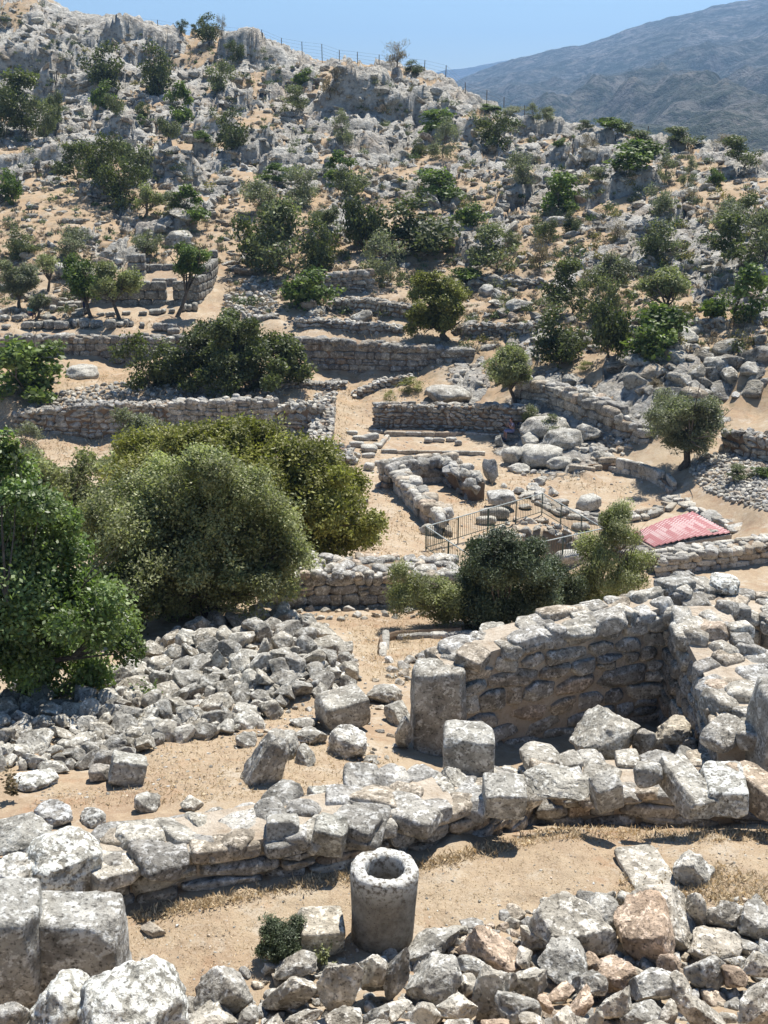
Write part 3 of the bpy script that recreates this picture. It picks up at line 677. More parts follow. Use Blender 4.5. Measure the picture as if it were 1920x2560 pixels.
wall('stone_wall', 'short high terrace wall of red-stained stones under the thicket', [hit(694, 640), hit(740, 638), hit(800, 632)], [1.2, 1.4, 1.3], .7, .5, .32, lib='blk', mat='stone_mid', ragged=.06, orange=.15)
wall('stone_wall', 'low broken terrace wall right of the round-crowned tree', [hit(1000, 730), hit(1070, 728), hit(1150, 724)], [.7, .8, .7], .6, .4, .26, lib='rub', mat='stone_mid', ragged=.15)
wall('stone_wall', 'line of rubble stones on the slope above the round-crowned tree', [hit(1010, 618), hit(1080, 622), hit(1170, 622)], .5, .6, .45, .28, lib='rub', mat='stone_mid', ragged=.2)
wall('stone_wall', 'low rubble wall between the great terrace wall and the path', [hit(605, 842), hit(680, 842), hit(750, 838)], [.35, .4, .35], .7, .42, .2, lib='rub', mat='stone_mid', ragged=.1)
wall('stone_wall', 'rubble edge on the left of the bench terrace slope', [hit(770, 862), hit(820, 842), hit(890, 826)], [.35, .5, .4], .6, .4, .24, lib='rub', mat='white_rock', ragged=.15)
wall('stone_wall', 'sunlit terrace wall on the far right below the rocky slope', [hit(1470, 722), hit(1500, 716), hit(1560, 712)], .5, .5, .4, .25, lib='rub', mat='stone_mid', ragged=.15)

# ------------------------------------------------------------------ temple of squared blocks: one ruin with parts
tb = hit(330, 668); T0_ = empty('temple_ruin', tb, 'roofless grey temple ruin of squared blocks above the terrace wall', 'ruin')
def ashlar(name, pts, hs, th, sw=.9, sh=.5, z0=None, Y=None, step=None, flip=False):
    """pts picture foot points"""
    P3 = [ground(a, b) for a, b in pts]; path = Path(P3, flip); pl = Pile(); z0 = z0 if z0 is not None else min(q.z for q in P3)-.05
    z = 0; r = 0
    while z < max(hs)+.01:
        u = -(r % 2)*sw*.5
        while u < path.L-.05:
            w_ = sw*rng.uniform(.8, 1.2); a = max(u, 0); b = min(u+w_, path.L); u += w_
            if b-a < .15: continue
            p, t, n, k = path.at((a+b)/2)
            if z+sh*.6 > float(np.interp(k, range(len(hs)), hs)): continue
            c2 = p+n*(th/2+rng.uniform(-.015, .015))
            pl.add('ash', (c2[0], c2[1], z0+z+sh/2), ((b-a)/2*.995, th/2*rng.uniform(.97, 1.02), sh/2*.995), rotm(math.atan2(t[1], t[0])), vt((1, .99, .95), .8, 1.1))
        z += sh; r += 1
    o = link(name, pl.mesh(name, M['ashlar']), parent=T0_); o.matrix_parent_inverse = Matrix.Translation(-tb); return o
zb = tb.z-.05
k_ = pxm(tb)
ashlar('front_wall', [(197, 74.0), (362, 74.0)], [1.7, 1.7], .5, .95, .57, z0=zb)
ashlar('front_wall', [(376, 74.0), (432, 74.1)], [1.7, 1.7], .5, .9, .57, z0=zb)
ashlar('side_wall', [(433, 74.0), (462, 76.6), (474, 79.0), (478, 80.5)], [2.2, 2.4, 2.3, 3.2], .6, .8, .5, z0=zb, flip=False)
ashlar('back_wall', [(318, 79.6), (446, 79.8)], [1.9, 1.9], .5, .8, .5, z0=zb+.1)
ashlar('back_tower', [(283, 79.0), (320, 79.0)], [2.9, 2.9], .7, .85, .55, z0=zb+.1)
ashlar('inner_wall', [(333, 77.0), (365, 77.0), (386, 77.0)], [1.6, 1.6, 1.0], .4, .9, .5, z0=zb)
ashlar('left_wall', [(197, 74.4), (205, 76.5), (212, 79)], [1.6, 1.6, 1.5], .5, .8, .5, z0=zb)
ashlar('threshold', [(362, 74.0), (376, 74.0)], [.6, .6], .5, .6, .5, z0=zb)

# ------------------------------------------------------------------ single blocks round the temple
rows = {
 'in the row edging the temple terrace': [(160, 480, 260, 540), (260, 480, 320, 540), (325, 470, 400, 540), (405, 475, 510, 545), (515, 455, 560, 520), (545, 460, 590, 530), (590, 455, 660, 535), (670, 470, 760, 535), (780, 465, 860, 540), (870, 480, 915, 525), (920, 460, 955, 525), (955, 480, 985, 525), (1035, 485, 1070, 530)],
 'at the right end of the temple terrace': [(1130, 490, 1210, 555), (1205, 490, 1310, 560), (1240, 525, 1330, 580)],
 'along the foot of the temple wall': [(715, 415, 775, 445), (780, 415, 855, 445), (905, 405, 965, 435), (1030, 405, 1090, 435), (1105, 390, 1195, 435), (1197, 385, 1230, 425), (1250, 385, 1295, 420), (1340, 350, 1380, 410), (1385, 355, 1420, 410), (1422, 340, 1465, 410)],
 'in the low line left of the temple': [(340, 330, 400, 360), (400, 330, 475, 365), (480, 330, 555, 385), (555, 330, 620, 380), (430, 310, 500, 335), (530, 300, 620, 325)],
 'scattered between the temple trees': [(330, 415, 370, 450), (370, 360, 415, 420), (420, 370, 480, 400), (530, 410, 620, 450), (560, 380, 650, 430), (10, 430, 60, 480), (90, 430, 170, 480), (80, 380, 130, 420), (20, 500, 70, 540)]}
for place, L in rows.items():
    for i, (x0, y0, x1, y1) in enumerate(sorted(L)):
        px, py, w_, h_ = (x0+x1)/2*.2917, 553+(y0+y1)/2*.2917, (x1-x0)*.2917, (y1-y0)*.2917
        stone(px, py, w_*1.05, h_*1.05, '%s block, %s from left %s' % ('upright' if h_ > w_ else 'long' if w_ > 1.7*h_ else 'squat', ORD[i+1], place), 'stone_block', 'blk', 'ashlar', tint=vt((1, .99, .95), .95, 1.3),
              group='cut blocks '+place, rz=rng.normal()*.25, tilt=.05, cat='stone block', d3=.6, y0=45, lift=.5)
# blocks on the left of the bench terrace
L = [(760, 935, 26, 12), (775, 946, 28, 14), (800, 944, 40, 18), (818, 932, 22, 10), (770, 960, 34, 16), (797, 968, 36, 22), (768, 984, 22, 16), (796, 984, 30, 14), (815, 962, 22, 14), (762, 996, 24, 18), (797, 1008, 24, 22), (818, 1000, 18, 14), (806, 930, 20, 10), (826, 1020, 14, 14)]
for i, (px, py, w_, h_) in enumerate(sorted(L, key=lambda q: q[1])):
    stone(px, py, w_, h_, 'pale squared block, %s from the top of the stepped blocks beside the path' % ORD[i+1], 'stone_block', 'blk', 'white_rock', group='stepped blocks beside the path', rz=rng.normal()*.2, tilt=.03, cat='stone block', y0=30, lift=.45, tint=(1, .99, .96))
for i, (px, py, w_, h_) in enumerate([(757, 1080, 22, 11), (782, 1082, 28, 13)]):
    stone(px, py, w_, h_, ('smaller' if i == 0 else 'larger')+' of two flat blocks lying on the dirt path', 'stone_block', 'blk', 'white_rock', tint=(.95, .93, .9), cat='stone block', y0=30, lift=.45)
for i, (px, py, w_, h_) in enumerate([(926, 950, 20, 14), (948, 950, 26, 12), (975, 949, 24, 12), (990, 956, 16, 14)]):
    stone(px, py, w_, h_, 'pale cut block, %s from the left before the stone bench' % ORD[i+1], 'stone_block', 'blk', 'white_rock', group='cut blocks before the bench', rz=0, tilt=.03, tint=(.95, .94, .92), cat='stone block', y0=30, lift=.45)
stone(1077, 953, 18, 28, 'upright grey stone standing just left of the seated person', 'boulder', 'rub', 'stone_mid', cat='stone', y0=30, lift=.5, tint=(.9, .9, .85), rz=0)
# small cell and its surroundings
stone(1060, 1018, 36, 52, 'tall rounded boulder standing alone right of the ruined cell', 'boulder', 'hi', 'stone_mid', y0=30, lift=.6, tint=(1, 1, 1), cat='boulder')
stone(1083, 1076, 60, 44, 'big dark faced squared block behind the iron railing', 'stone_block', 'hblk', 'stone_mid', y0=30, lift=.75, tint=(1.1, 1.1, 1.1), rz=.15, cat='stone block')
stone(1068, 1108, 66, 14, 'flat slab, upper one of the stack under the dark faced block', 'stone_slab', 'blk', 'white_rock', y0=30, lift=.5, rz=.1, tilt=.02, cat='stone block')
stone(1050, 1124, 46, 14, 'flat slab, lower one of the stack under the dark faced block', 'stone_slab', 'blk', 'white_rock', y0=30, lift=.5, rz=.1, tilt=.02, cat='stone block')
stone(925, 1145, 36, 26, 'pale boulder at the near end of the ruined cell by the railing corner', 'boulder', 'hi', 'white_rock', y0=30, lift=.5, cat='boulder')
stone(1272, 1086, 50, 42, 'large flat topped white rock on the near edge of the threshing floor', 'boulder', 'blk', 'white_rock', y0=30, lift=.5, tint=(1.05, 1.05, 1.02), cat='boulder')
stone(1228, 1206, 86, 38, 'broad pale flat boulder on the near rim of the spring hole', 'boulder', 'hblk', 'white_rock', y0=30, lift=.5, tint=(.95, .94, .9), cat='boulder')
for i, (px, py, w_, h_) in enumerate([(1195, 1062, 26, 20), (1170, 1040, 30, 20), (1325, 1100, 22, 16), (1352, 1100, 18, 16), (1385, 1108, 40, 16), (1420, 1098, 26, 18), (1290, 1128, 40, 16), (1255, 1138, 40, 22), (1212, 1085, 30, 18), (1120, 1060, 24, 18), (1135, 1095, 30, 16)]):
    stone(px, py, w_, h_, 'white rock, %s of those ringing the near side of the threshing floor' % ORD[i+1], 'boulder', 'rub', 'white_rock', group='white rocks ringing the threshing floor', y0=30, lift=.5, cat='boulder', tint=(1, .98, .94))
for (px, py, w_, h_, lb) in [(1175, 925, 110, 56, 'long smooth grey outcrop boulder right of the seated person'), (1145, 950, 40, 40, 'rounded white boulder right beside the seated person'), (1270, 935, 46, 60, 'steep grey boulder at the right end of the outcrop'), (1215, 950, 90, 50, 'broad grey boulder under the low cushion bush'),
                             (1160, 985, 120, 55, 'smooth bare white rock sheet below the seated person'), (1110, 985, 50, 40, 'smaller smooth white rock left of the bare rock sheet'), (1120, 1015, 50, 30, 'pale rounded rock under the small green bush'), (1210, 1000, 70, 26, 'tilted white slab above the threshing floor'),
                             (1290, 985, 28, 22, 'single squarish rock above the curved threshing floor edge'), (1315, 988, 30, 20, 'low rounded rock above the curved threshing floor edge'), (965, 855, 104, 46, 'big domed grey boulder on top of the dry stone wall'), (935, 843, 40, 14, 'flat pale slab left of the domed grey boulder'),
                             (178, 805, 72, 34, 'pale domed boulder in front of the great terrace wall'), (1258, 845, 46, 24, 'pale boulder on top of the polygonal wall'), (1230, 822, 34, 30, 'round dark boulder behind the polygonal wall'), (1100, 828, 30, 22, 'grey boulder at the left end of the polygonal wall'),
                             (1620, 800, 42, 50, 'rounded boulder at the right end of the dark cliff band'), (1545, 790, 60, 40, 'rough grey boulder on the dark cliff band'), (1480, 728, 50, 46, 'white boulder below the terrace wall on the far right'), (1030, 612, 42, 24, 'smooth grey boulder left on the slope above the round-crowned tree'),
                             (1050, 628, 34, 28, 'round white boulder on the slope above the round-crowned tree'), (1120, 660, 60, 30, 'dark low outcrop on the tan slope above the olive bush'), (1652, 950, 40, 36, 'round boulder on the far right wall end'), (1500, 870, 50, 26, 'low boulder at the left edge of the grey track'),
                             (830, 890, 16, 22, 'upright pale stone at the left end of the wall behind the bench'), (1440, 1235, 10, 10, 'small pale stone below the pink roof')]:
    far = py < 900
    stone(px, py, w_, h_, lb, 'boulder', 'out', 'white_rock' if 'white' in lb or 'pale' in lb else 'stone_mid', y0=40 if py < 1100 else 25, lift=.3, tint=(1.05, 1.04, 1.0), cat='boulder', tilt=.1, rz=rng.uniform(-.5, .5))

# ------------------------------------------------------------------ near stones set by hand
W1T = CAMZ-6.83
stone(488//2+450, 1610, 1, 1) if False else None
def near(px, py, w_, h_, label, lib='xhi', tint=(1, 1, 1), name='boulder', cat='boulder', **kw):
    big = 'lichened' in label or 'lichen covered' in label
    if big and lib == 'xhi': lib = 'xout'
    return stone(px, py, w_, h_, label, name, lib, 'lichen' if big else 'stone', tint=tint, cat=cat, **kw)
near(947, 1548, 118, 210, 'tall squared pillar block at the left end of the shaded room wall', 'xblk', (.95, .93, .88), 'stone_pillar', 'stone pillar', Y=14.35, rz=.08, tilt=.0, d3=.62, sz=1.62)
near(1012, 1640, 112, 160, 'upright squared block before the shaded room wall', 'xblk', (1.05, 1.04, 1), 'stone_block', 'stone block', Y=12.05, rz=-.05, tilt=.02, d3=.5, sz=.85)
near(740, 1532, 104, 100, 'large squared grey block tilted on the slope left of the pillar', 'xblk', (.95, .93, .88), 'stone_block', 'stone block', rz=.45, tilt=.08, dasp=.8, lift=.6)
near(1310, 1595, 165, 125, 'huge rough white spotted boulder inside the roofless room', 'xhi', (1.1, 1.08, 1.02), Y=13.6, rz=.3, sz=.75)
near(1455, 1575, 86, 48, 'flat brown grey stone balanced on others inside the roofless room', 'xhi', (1.1, 1.0, .85), 'stone', 'stone', Y=13.7, sz=.25, tilt=.2)
for (px, py, w_, h_, lb) in [(1392, 1600, 55, 75, 'pale stone leaning just right of the huge boulder in the room'), (1436, 1622, 48, 66, 'pointed stone propping the balanced stone, left one'), (1488, 1620, 40, 60, 'small stone propping the balanced stone, right one'), (1530, 1640, 50, 30, 'small dark stone in the deepest corner of the room')]:
    near(px, py, w_, h_, lb, 'hi', (1, .96, .9), 'stone', 'stone', Y=13.5, sz=.36)
near(1690, 1600, 130, 330, 'tall squared pier at the near end of the room side wall', 'xblk', (1, .99, .95), 'stone_pillar', 'stone pillar', Y=12.4, d3=.7, sz=1.5, rz=.1, tilt=0)
near(1458, 1275, 74, 72, 'pointed dark block standing on the wall corner behind the room', 'xblk', (.9, .9, .88), 'stone_block', 'stone block', Y=16.6, rz=.5, tilt=.12, sz=.36)
near(1565, 1262, 66, 52, 'white lichened stone on the wall stub behind the room', 'xhi', (1.15, 1.15, 1.1), 'stone', 'stone', Y=16.7, sz=.22)
near(1078, 1375, 92, 54, 'pale rounded boulder on the left part of the room wall top', 'xhi', (1.1, 1.08, 1.0), Y=15.6, sz=.30)
near(1030, 1400, 50, 40, 'grey stone between the kerb and the room wall top', 'xhi', (1, 1, .96), 'stone', 'stone', Y=16.4, sz=.3)
near(1165, 1395, 60, 60, 'rounded pale block on the middle of the room wall top', 'hblk', (1.12, 1.1, 1.02), 'stone', 'stone', Y=15.1, sz=.36)
near(138, 1868, 165, 138, 'big rounded lichen covered boulder at the left end of the low wall', 'xhi', (1.1, 1.1, 1.05), Y=9.35, sz=.55, d3=.75, rz=.5)
near(168, 2058, 215, 230, 'large squared block with dark shaded face at the lower left', 'xblk', (1, 1, .98), 'stone_block', 'stone block', Y=7.75, rz=-.05, tilt=.01, d3=.55, sz=.95)
near(10, 2040, 170, 230, 'weathered block jammed against the left edge beside the large squared block', 'xblk', (1, 1, .98), 'stone_block', 'stone block', Y=7.6, rz=.12, tilt=.05, d3=.6, sz=.92)
near(290, 2195, 225, 230, 'huge white lichened boulder in the bottom left corner', 'xhi', (1.15, 1.15, 1.1), Y=6.3, sz=.7, d3=.8, rz=.2, tilt=.2)
near(140, 2200, 190, 170, 'second white lichened boulder left of the bottom corner boulder', 'xhi', (1.15, 1.15, 1.1), Y=6.55, sz=.6, d3=.6, rz=.9)
near(20, 2205, 100, 90, 'grey boulder at the extreme bottom left corner', 'xhi', (1, .98, .95), Y=6.5, sz=.4)
near(40, 1805, 150, 60, 'grey slab stone on the wall top at the left edge', 'xhi', (.95, .94, .9), 'stone', 'stone', Y=10.0, sz=.3)
near(40, 1895, 110, 90, 'flat grey stone left of the rounded lichen covered boulder', 'xhi', (1.02, 1, .95), 'stone', 'stone', Y=9.2, sz=.4)
near(120, 1760, 90, 40, 'dark lichened stone sunk behind the rounded boulder', 'xhi', (.8, .8, .8), 'stone', 'stone', sz=.25)
near(200, 1770, 60, 34, 'smaller dark lichened stone right of the sunken one', 'xhi', (.85, .85, .83), 'stone', 'stone', sz=.2)
near(78, 1686, 96, 54, 'rounded white lichened boulder above the litter on the left', 'xhi', (1.2, 1.2, 1.15), lift=.4)
near(276, 1663, 76, 84, 'squared grey block with white lichen above the litter', 'xblk', (1.05, 1.05, 1), 'stone_block', 'stone block', rz=.2, lift=.5, dasp=.8)
near(215, 1670, 44, 50, 'small block left of the squared grey block', 'hblk', (1, .95, .9), 'stone_block', 'stone block', lift=.5)
near(318, 1735, 56, 50, 'grey stone lying between the litter and the low wall', 'hi', (1, .98, .93), 'stone', 'stone', lift=.4)
near(414, 1740, 50, 34, 'small forked pale stone above the low wall', 'hi', (1.1, 1.05, .95), 'stone', 'stone', lift=.4)
near(455, 1790, 130, 60, 'broad flat pale slab on top of the low wall', 'xhi', (1.1, 1.08, 1.0), 'stone_slab', 'stone', Y=10.15, sz=.18)
near(611, 1795, 72, 64, 'grey block set in mortar on top of the low wall', 'xblk', (.95, .94, .9), 'stone_block', 'stone block', Y=9.95, sz=.3, rz=.1)
near(712, 1805, 76, 70, 'rounded block on the front edge of the low wall', 'xblk', (1, 1, .95), 'stone_block', 'stone block', Y=9.95, sz=.34, rz=-.05)
near(700, 1728, 84, 50, 'dark faced stone on the back edge of the low wall', 'xhi', (1, .99, .93), 'stone', 'stone', Y=11.1, sz=.3)
near(780, 1715, 80, 56, 'flat pale stone behind the dark faced stone', 'xhi', (1.05, 1.04, .98), 'stone', 'stone', Y=11.1, sz=.3)
near(868, 1690, 74, 54, 'white stone on the wall before the tall pillar block', 'xhi', (1.15, 1.13, 1.05), 'stone', 'stone', Y=11.3, sz=.3)
near(1088, 1720, 92, 84, 'dark fronted square stone on the wall front edge', 'xblk', (1.05, 1.04, 1), 'stone_block', 'stone block', Y=10.7, sz=.36, rz=.03)
near(1310, 1712, 62, 84, 'square stone jutting from the front of the right hand wall', 'xblk', (1, .98, .94), 'stone_block', 'stone block', Y=10.9, sz=.44)
near(1400, 1672, 60, 50, 'small grey stone set on the right hand wall', 'hblk', (.95, .93, .88), 'stone_block', 'stone block', Y=11.2, sz=.26)
near(1480, 1700, 70, 110, 'long pale stone lying across the right hand wall', 'xblk', (1.1, 1.08, 1.02), 'stone_block', 'stone block', Y=11.1, sz=.3, d3=.85)
near(1562, 1705, 92, 110, 'large squared lichened stone across the right hand wall', 'xblk', (1, 1, .96), 'stone_block', 'stone block', Y=11.1, sz=.36, d3=.75)
near(1640, 1710, 84, 100, 'orange tinged stone at the right edge of the right hand wall', 'xblk', (1.1, .92, .75), 'stone_block', 'stone block', Y=11.1, sz=.34, d3=.8)
near(1215, 1690, 150, 60, 'long flat pale slab on the right hand wall', 'xhi', (1.1, 1.08, 1.02), 'stone_slab', 'stone', Y=11.2, sz=.2)
near(985, 1690, 90, 50, 'pale stone below the upright squared block', 'xhi', (1.1, 1.07, 1.0), 'stone', 'stone', Y=11.3, sz=.3)
# between the heap and the wall
for (px, py, w_, h_, lb, li) in [(576, 1640, 96, 130, 'tall rough dark stone standing left in the tumbled group', 'xhi'), (612, 1612, 60, 60, 'rounded stone in the middle of the tumbled group', 'xhi'), (670, 1592, 80, 50, 'long rounded stone lying on top of the tumbled group', 'xhi'), (755, 1608, 90, 76, 'broad lichened boulder right of the tumbled group', 'xhi'),
                             (532, 1600, 46, 40, 'pale flat stone left of the tumbled group', 'hi'), (660, 1635, 50, 50, 'dark stone under the long rounded stone', 'hi'), (655, 1562, 60, 34, 'white flat stone behind the tumbled group', 'hi'), (698, 1500, 30, 20, 'small white stone near the foot of the tilted block', 'hi'),
                             (830, 1500, 84, 56, 'rough white rock between the tilted block and the pillar', 'xhi'), (860, 1545, 60, 60, 'pale rock at the left foot of the pillar', 'xhi'), (800, 1640, 34, 20, 'small pale stone on the dirt left of the pillar', 'hi'), (872, 1588, 40, 90, 'dark wedge stone leaning on the left side of the pillar', 'xhi')]:
    near(px, py, w_, h_, lb, li, name='stone', cat='stone', tint=(1.02, 1.0, .95), lift=.45)
near(692, 2011, 100, 108, 'pale rounded block standing beside the small dark bush', 'xblk', (1.25, 1.18, 1.05), 'stone_block', 'stone block', lift=.6, rz=.2)
near(1397, 1882, 98, 108, 'long pale slab lying flat in the dry grass', 'ash', (1.3, 1.24, 1.14), 'stone_slab', 'stone slab', sz=.10, d3=.80, rz=.16, tilt=.0)
near(1497, 1882, 92, 80, 'white triangular stone in the dry grass right of the slab', 'xhi', (1.3, 1.28, 1.22), 'stone', 'stone', lift=.35, rz=.6)
near(330, 2010, 62, 30, 'small pale stone half sunk in the dirt', 'hi', (1.1, 1.0, .88), 'stone', 'stone', lift=.3)
near(328, 2090, 36, 22, 'tiny pale stone half sunk near the lower left block', 'hi', (1.1, 1.0, .88), 'stone', 'stone', lift=.3)

# front heap, read off the picture (x0, y0, x1, y1 in zoomed picture units, g grey / o orange / w pale)
FH = [(0,790,110,990,'g'),(120,820,320,1010,'g'),(80,690,340,840,'g'),(345,690,590,880,'o'),(310,820,450,890,'g'),(320,880,400,980,'w'),(390,880,530,1070,'w'),(590,670,740,800,'w'),(650,570,990,830,'w'),(850,520,1010,710,'g'),(1010,570,1240,840,'o'),(1060,540,1350,740,'w'),(1300,540,1390,680,'w'),(1390,590,1550,700,'g'),(1300,690,1540,840,'w'),
 (1530,600,1680,740,'g'),(680,750,860,940,'g'),(845,800,930,880,'o'),(940,830,1070,980,'o'),(550,840,700,980,'w'),(830,880,960,990,'g'),(1070,870,1250,1010,'g'),(700,940,820,1010,'o'),(770,980,930,1070,'o'),(480,960,670,1106,'g'),(930,950,1070,1090,'w'),(1180,810,1280,890,'o'),(1240,900,1320,1020,'w'),(1310,810,1470,950,'g'),(1450,850,1560,950,'o'),
 (1470,820,1570,880,'g'),(1570,820,1690,920,'w'),(1030,1010,1190,1116,'g'),(1240,1030,1500,1126,'w'),(1540,740,1610,820,'g'),(1610,750,1700,850,'g'),(230,980,400,1106,'w'),(0,1000,130,1080,'w'),(130,1010,240,1106,'w'),(420,1080,540,1140,'o'),(580,1060,700,1130,'w'),(720,1040,830,1130,'w'),(840,1060,960,1130,'w'),(1190,1020,1260,1116,'w'),(1560,920,1700,1116,'w'),
 (660,990,730,1050,'o'),(510,880,570,990,'w'),(570,780,640,860,'w'),(1080,1090,1240,1180,'w'),(700,1110,860,1200,'g'),(500,1130,640,1200,'g'),(250,1100,400,1200,'w'),(60,1090,220,1200,'g'),(-110,1080,40,1180,'w'),(900,1120,1040,1200,'w'),(1300,1120,1420,1200,'w'),(1500,1120,1640,1200,'g'),
 (-810,902,-600,1070,'g'),(-540,890,-240,1055,'w'),(-475,795,-290,900,'g'),(-270,835,-105,1060,'w'),(-110,795,20,985,'w'),(-840,1025,-640,1180,'w'),(-450,1045,-260,1150,'w'),(-260,1040,-100,1150,'w'),(-640,1035,-540,1110,'g'),(-120,1020,30,1106,'g'),(-560,1080,-440,1190,'w'),(-330,1130,-180,1210,'g'),(-170,1120,-20,1200,'w')]
TT = {'g': (1.03, 1.02, .99), 'o': (1.22, .98, .80), 'w': (1.28, 1.23, 1.14)}; TN = {'g': 'grey', 'o': 'orange-stained', 'w': 'pale'}
bands = [(-1e9, 700, 'highest'), (700, 830, 'second highest'), (830, 930, 'middle'), (930, 1040, 'second lowest'), (1040, 1e9, 'lowest')]
for lo, hi_, bn in bands:
    row = sorted([q for q in FH if lo <= (q[1]+q[3])/2 < hi_]); cnt = {}
    for q in row:
        cnt[q[4]] = cnt.get(q[4], 0)+1; x0, y0, x1, y1, tt = q; sz_ = (x1-x0)*(y1-y0)
        od = ORD[cnt[tt]] if cnt[tt] < len(ORD) else 'last'
        stone(829.5+(x0+x1)/4, 1659+(y0+y1)/4, (x1-x0)/2*1.1, (y1-y0)/2*1.12, '%s %s stone, %s from the left in the %s band of the front heap' % (od and ('large' if sz_ > 32000 else 'small' if sz_ < 14000 else 'middling'), TN[tt], od, bn), 'stone', 'xhi' if sz_ > 12000 else 'hi', 'stone',
              tint=vt(TT[tt], .92, 1.08), group='stones of the front heap', tilt=.45, rz=rng.uniform(-.6, .6), dasp=.85, lift=.45, dz=.10 if (y0+y1)/2 > 800 else .03)

def inpoly(x, y, P):
    r = False; j = len(P)-1
    for i in range(len(P)):
        if (P[i][1] > y) != (P[j][1] > y) and x < (P[j][0]-P[i][0])*(y-P[i][1])/(P[j][1]-P[i][1])+P[i][0]: r = not r
        j = i
    return r
def darts(P, rmin, rmax, n, asp=.7, packing=.8, power=2.2):
    xs = [q[0] for q in P]; ys = [q[1] for q in P]; out = []
    cand = sorted([rmin+(rmax-rmin)*rng.random()**power for _ in range(n)], reverse=True)
    A = np.zeros((0, 3))
    for r in cand:
        x, y = rng.uniform(min(xs), max(xs)), rng.uniform(min(ys), max(ys))
        if not inpoly(x, y, P): continue
        if len(A):
            d = np.hypot(A[:, 0]-x, (A[:, 1]-y)/asp)
            if (d < (A[:, 2]+r)*packing).any(): continue
        A = np.vstack([A, [x, y, r]])
    return A
def rubble(name, label, P, rmin, rmax, n, mat='stone_mid', lib='rub', kind='stuff', packing=.7, cat='rubble', y0=20, Y=None, lift=.2, orange=.03, bright=1.0, power=2.2):
    A = darts(P, rmin, rmax, n, packing=packing, power=power); pl = Pile()
    for x, y, r in A:
        p = hit(x, y, y0=y0); k = pxm(p); a = r*k
        pl.add(lib, (p.x, p.y, p.z+a*lift), (a, a*rng.uniform(.7, 1.1), a*rng.uniform(.5, .85)), rotm(rng.uniform(0, 6.28), rng.normal()*.3, rng.normal()*.3), tuple(x_*bright for x_ in gtint(rng, orange)))
    o = link(name, pl.mesh(name, M[mat]), label=label, cat=cat, kind=kind); return o
# filler between the front stones
rubble('small_rubble', 'small broken stones filling the gaps of the front heap', [(430, 2150), (560, 2090), (700, 2090), (870, 2050), (1000, 2000), (1180, 1960), (1300, 1925), (1500, 1950), (1750, 1930), (1800, 2330), (380, 2330)], 9, 26, 2600, 'stone', 'rub', y0=3, packing=.62, orange=.2, lift=.05)
HP = [(0, 1500), (40, 1480), (150, 1490), (230, 1480), (290, 1420), (350, 1380), (440, 1345), (560, 1322), (640, 1330), (705, 1352), (735, 1395), (768, 1430), (772, 1462), (720, 1490), (650, 1500), (600, 1500), (610, 1530), (500, 1580), (380, 1595), (310, 1610), (250, 1640), (130, 1660), (-40, 1650), (-40, 1500)]
rubble('small_rubble', 'small stones filling the gaps of the left heap', HP, 6, 14, 6000, 'stone', 'rub', y0=9, packing=.60, lift=.1)
A = darts(HP, 8.0, 26, 26000, packing=.70, asp=.66, power=3.4)
A = A[np.argsort(-A[:, 2])]
print('heap stones', len(A))
rest = A[290:]
for i, (x, y, r) in enumerate(A[:290]):
    part = ('at the crest of the left heap' if y < 1400 and x > 400 else 'on the steep right face of the left heap' if x > 600 else 'on the flat front of the left heap' if y > 1520 and x > 250 else 'in the heap part under the carob' if x < 250 else 'in the middle of the left heap')
    k_ = rng.integers(3); t = vt([(1.15, 1.13, 1.07), (.80, .79, .76), (1.0, .96, .88)][k_], .94, 1.06); q_ = rng.integers(3)
    wx_, hx_ = [(1.30, .72), (1.0, 1.0), (1.12, .86)][q_]
    nm_ = ('big' if r > 16 else 'small' if r < 11 else 'middling')+' '+['pale', 'dark grey', 'brownish grey'][k_]+' '+['flat long', 'upright', 'blocky'][q_]+' stone '
    stone(x, y, r*2*wx_, r*1.95*hx_, nm_+part, 'stone', 'hi', 'stone', tint=t, group=nm_.strip()+'s '+part, tilt=.4, rz=rng.uniform(-1.5, 1.5), lift=.45, dz=.02, y0=9)
pl = Pile()
rest = A[290:] if len(A) > 290 else A[-3:]
for x, y, r in rest:
    p = hit(x, y, y0=9); a = r*pxm(p)
    pl.add('rub', (p.x, p.y, p.z+a*.3), (a*1.1, a*rng.uniform(.7, 1.0), a*rng.uniform(.5, .8)), rotm(rng.uniform(0, 6.28), rng.normal()*.3, rng.normal()*.3), gtint(rng, .02))
link('small_stones', pl.mesh('small_stones', M['stone']), label='smaller stones scattered through the left heap', cat='rubble', kind='stuff')
rubble('outcrop_rubble', 'tumbled rough rocks of the cliff band on the right', [(1320, 800), (1390, 750), (1480, 738), (1640, 765), (1655, 850), (1520, 880), (1390, 860)], 9, 30, 420, 'stone_far', 'rub', y0=45, packing=.7, power=1.5, lift=.1)
rubble('outcrop_rubble', 'tumbled rocks under the polygonal wall and outcrop', [(1120, 890), (1260, 915), (1380, 968), (1330, 985), (1240, 975), (1130, 960)], 4, 12, 260, 'white_rock', 'rub', y0=40, packing=.8, power=2, lift=.2)
pl_gravel = rubble('gravel', 'slope of loose grey broken stones on the right', [(1500, 985), (1560, 980), (1720, 1005), (1720, 1120), (1600, 1090), (1520, 1060), (1490, 1020)], 3, 7.5, 9000, 'white_rock', 'far', y0=30, packing=.55, bright=1.0)
rubble('rubble_slope', 'sloping heap of stones right of the temple', [(478, 665), (500, 635), (545, 600), (590, 610), (600, 665), (570, 690), (500, 690)], 3.5, 8, 1800, 'stone_mid', 'far', y0=60, packing=.6, bright=1.1)
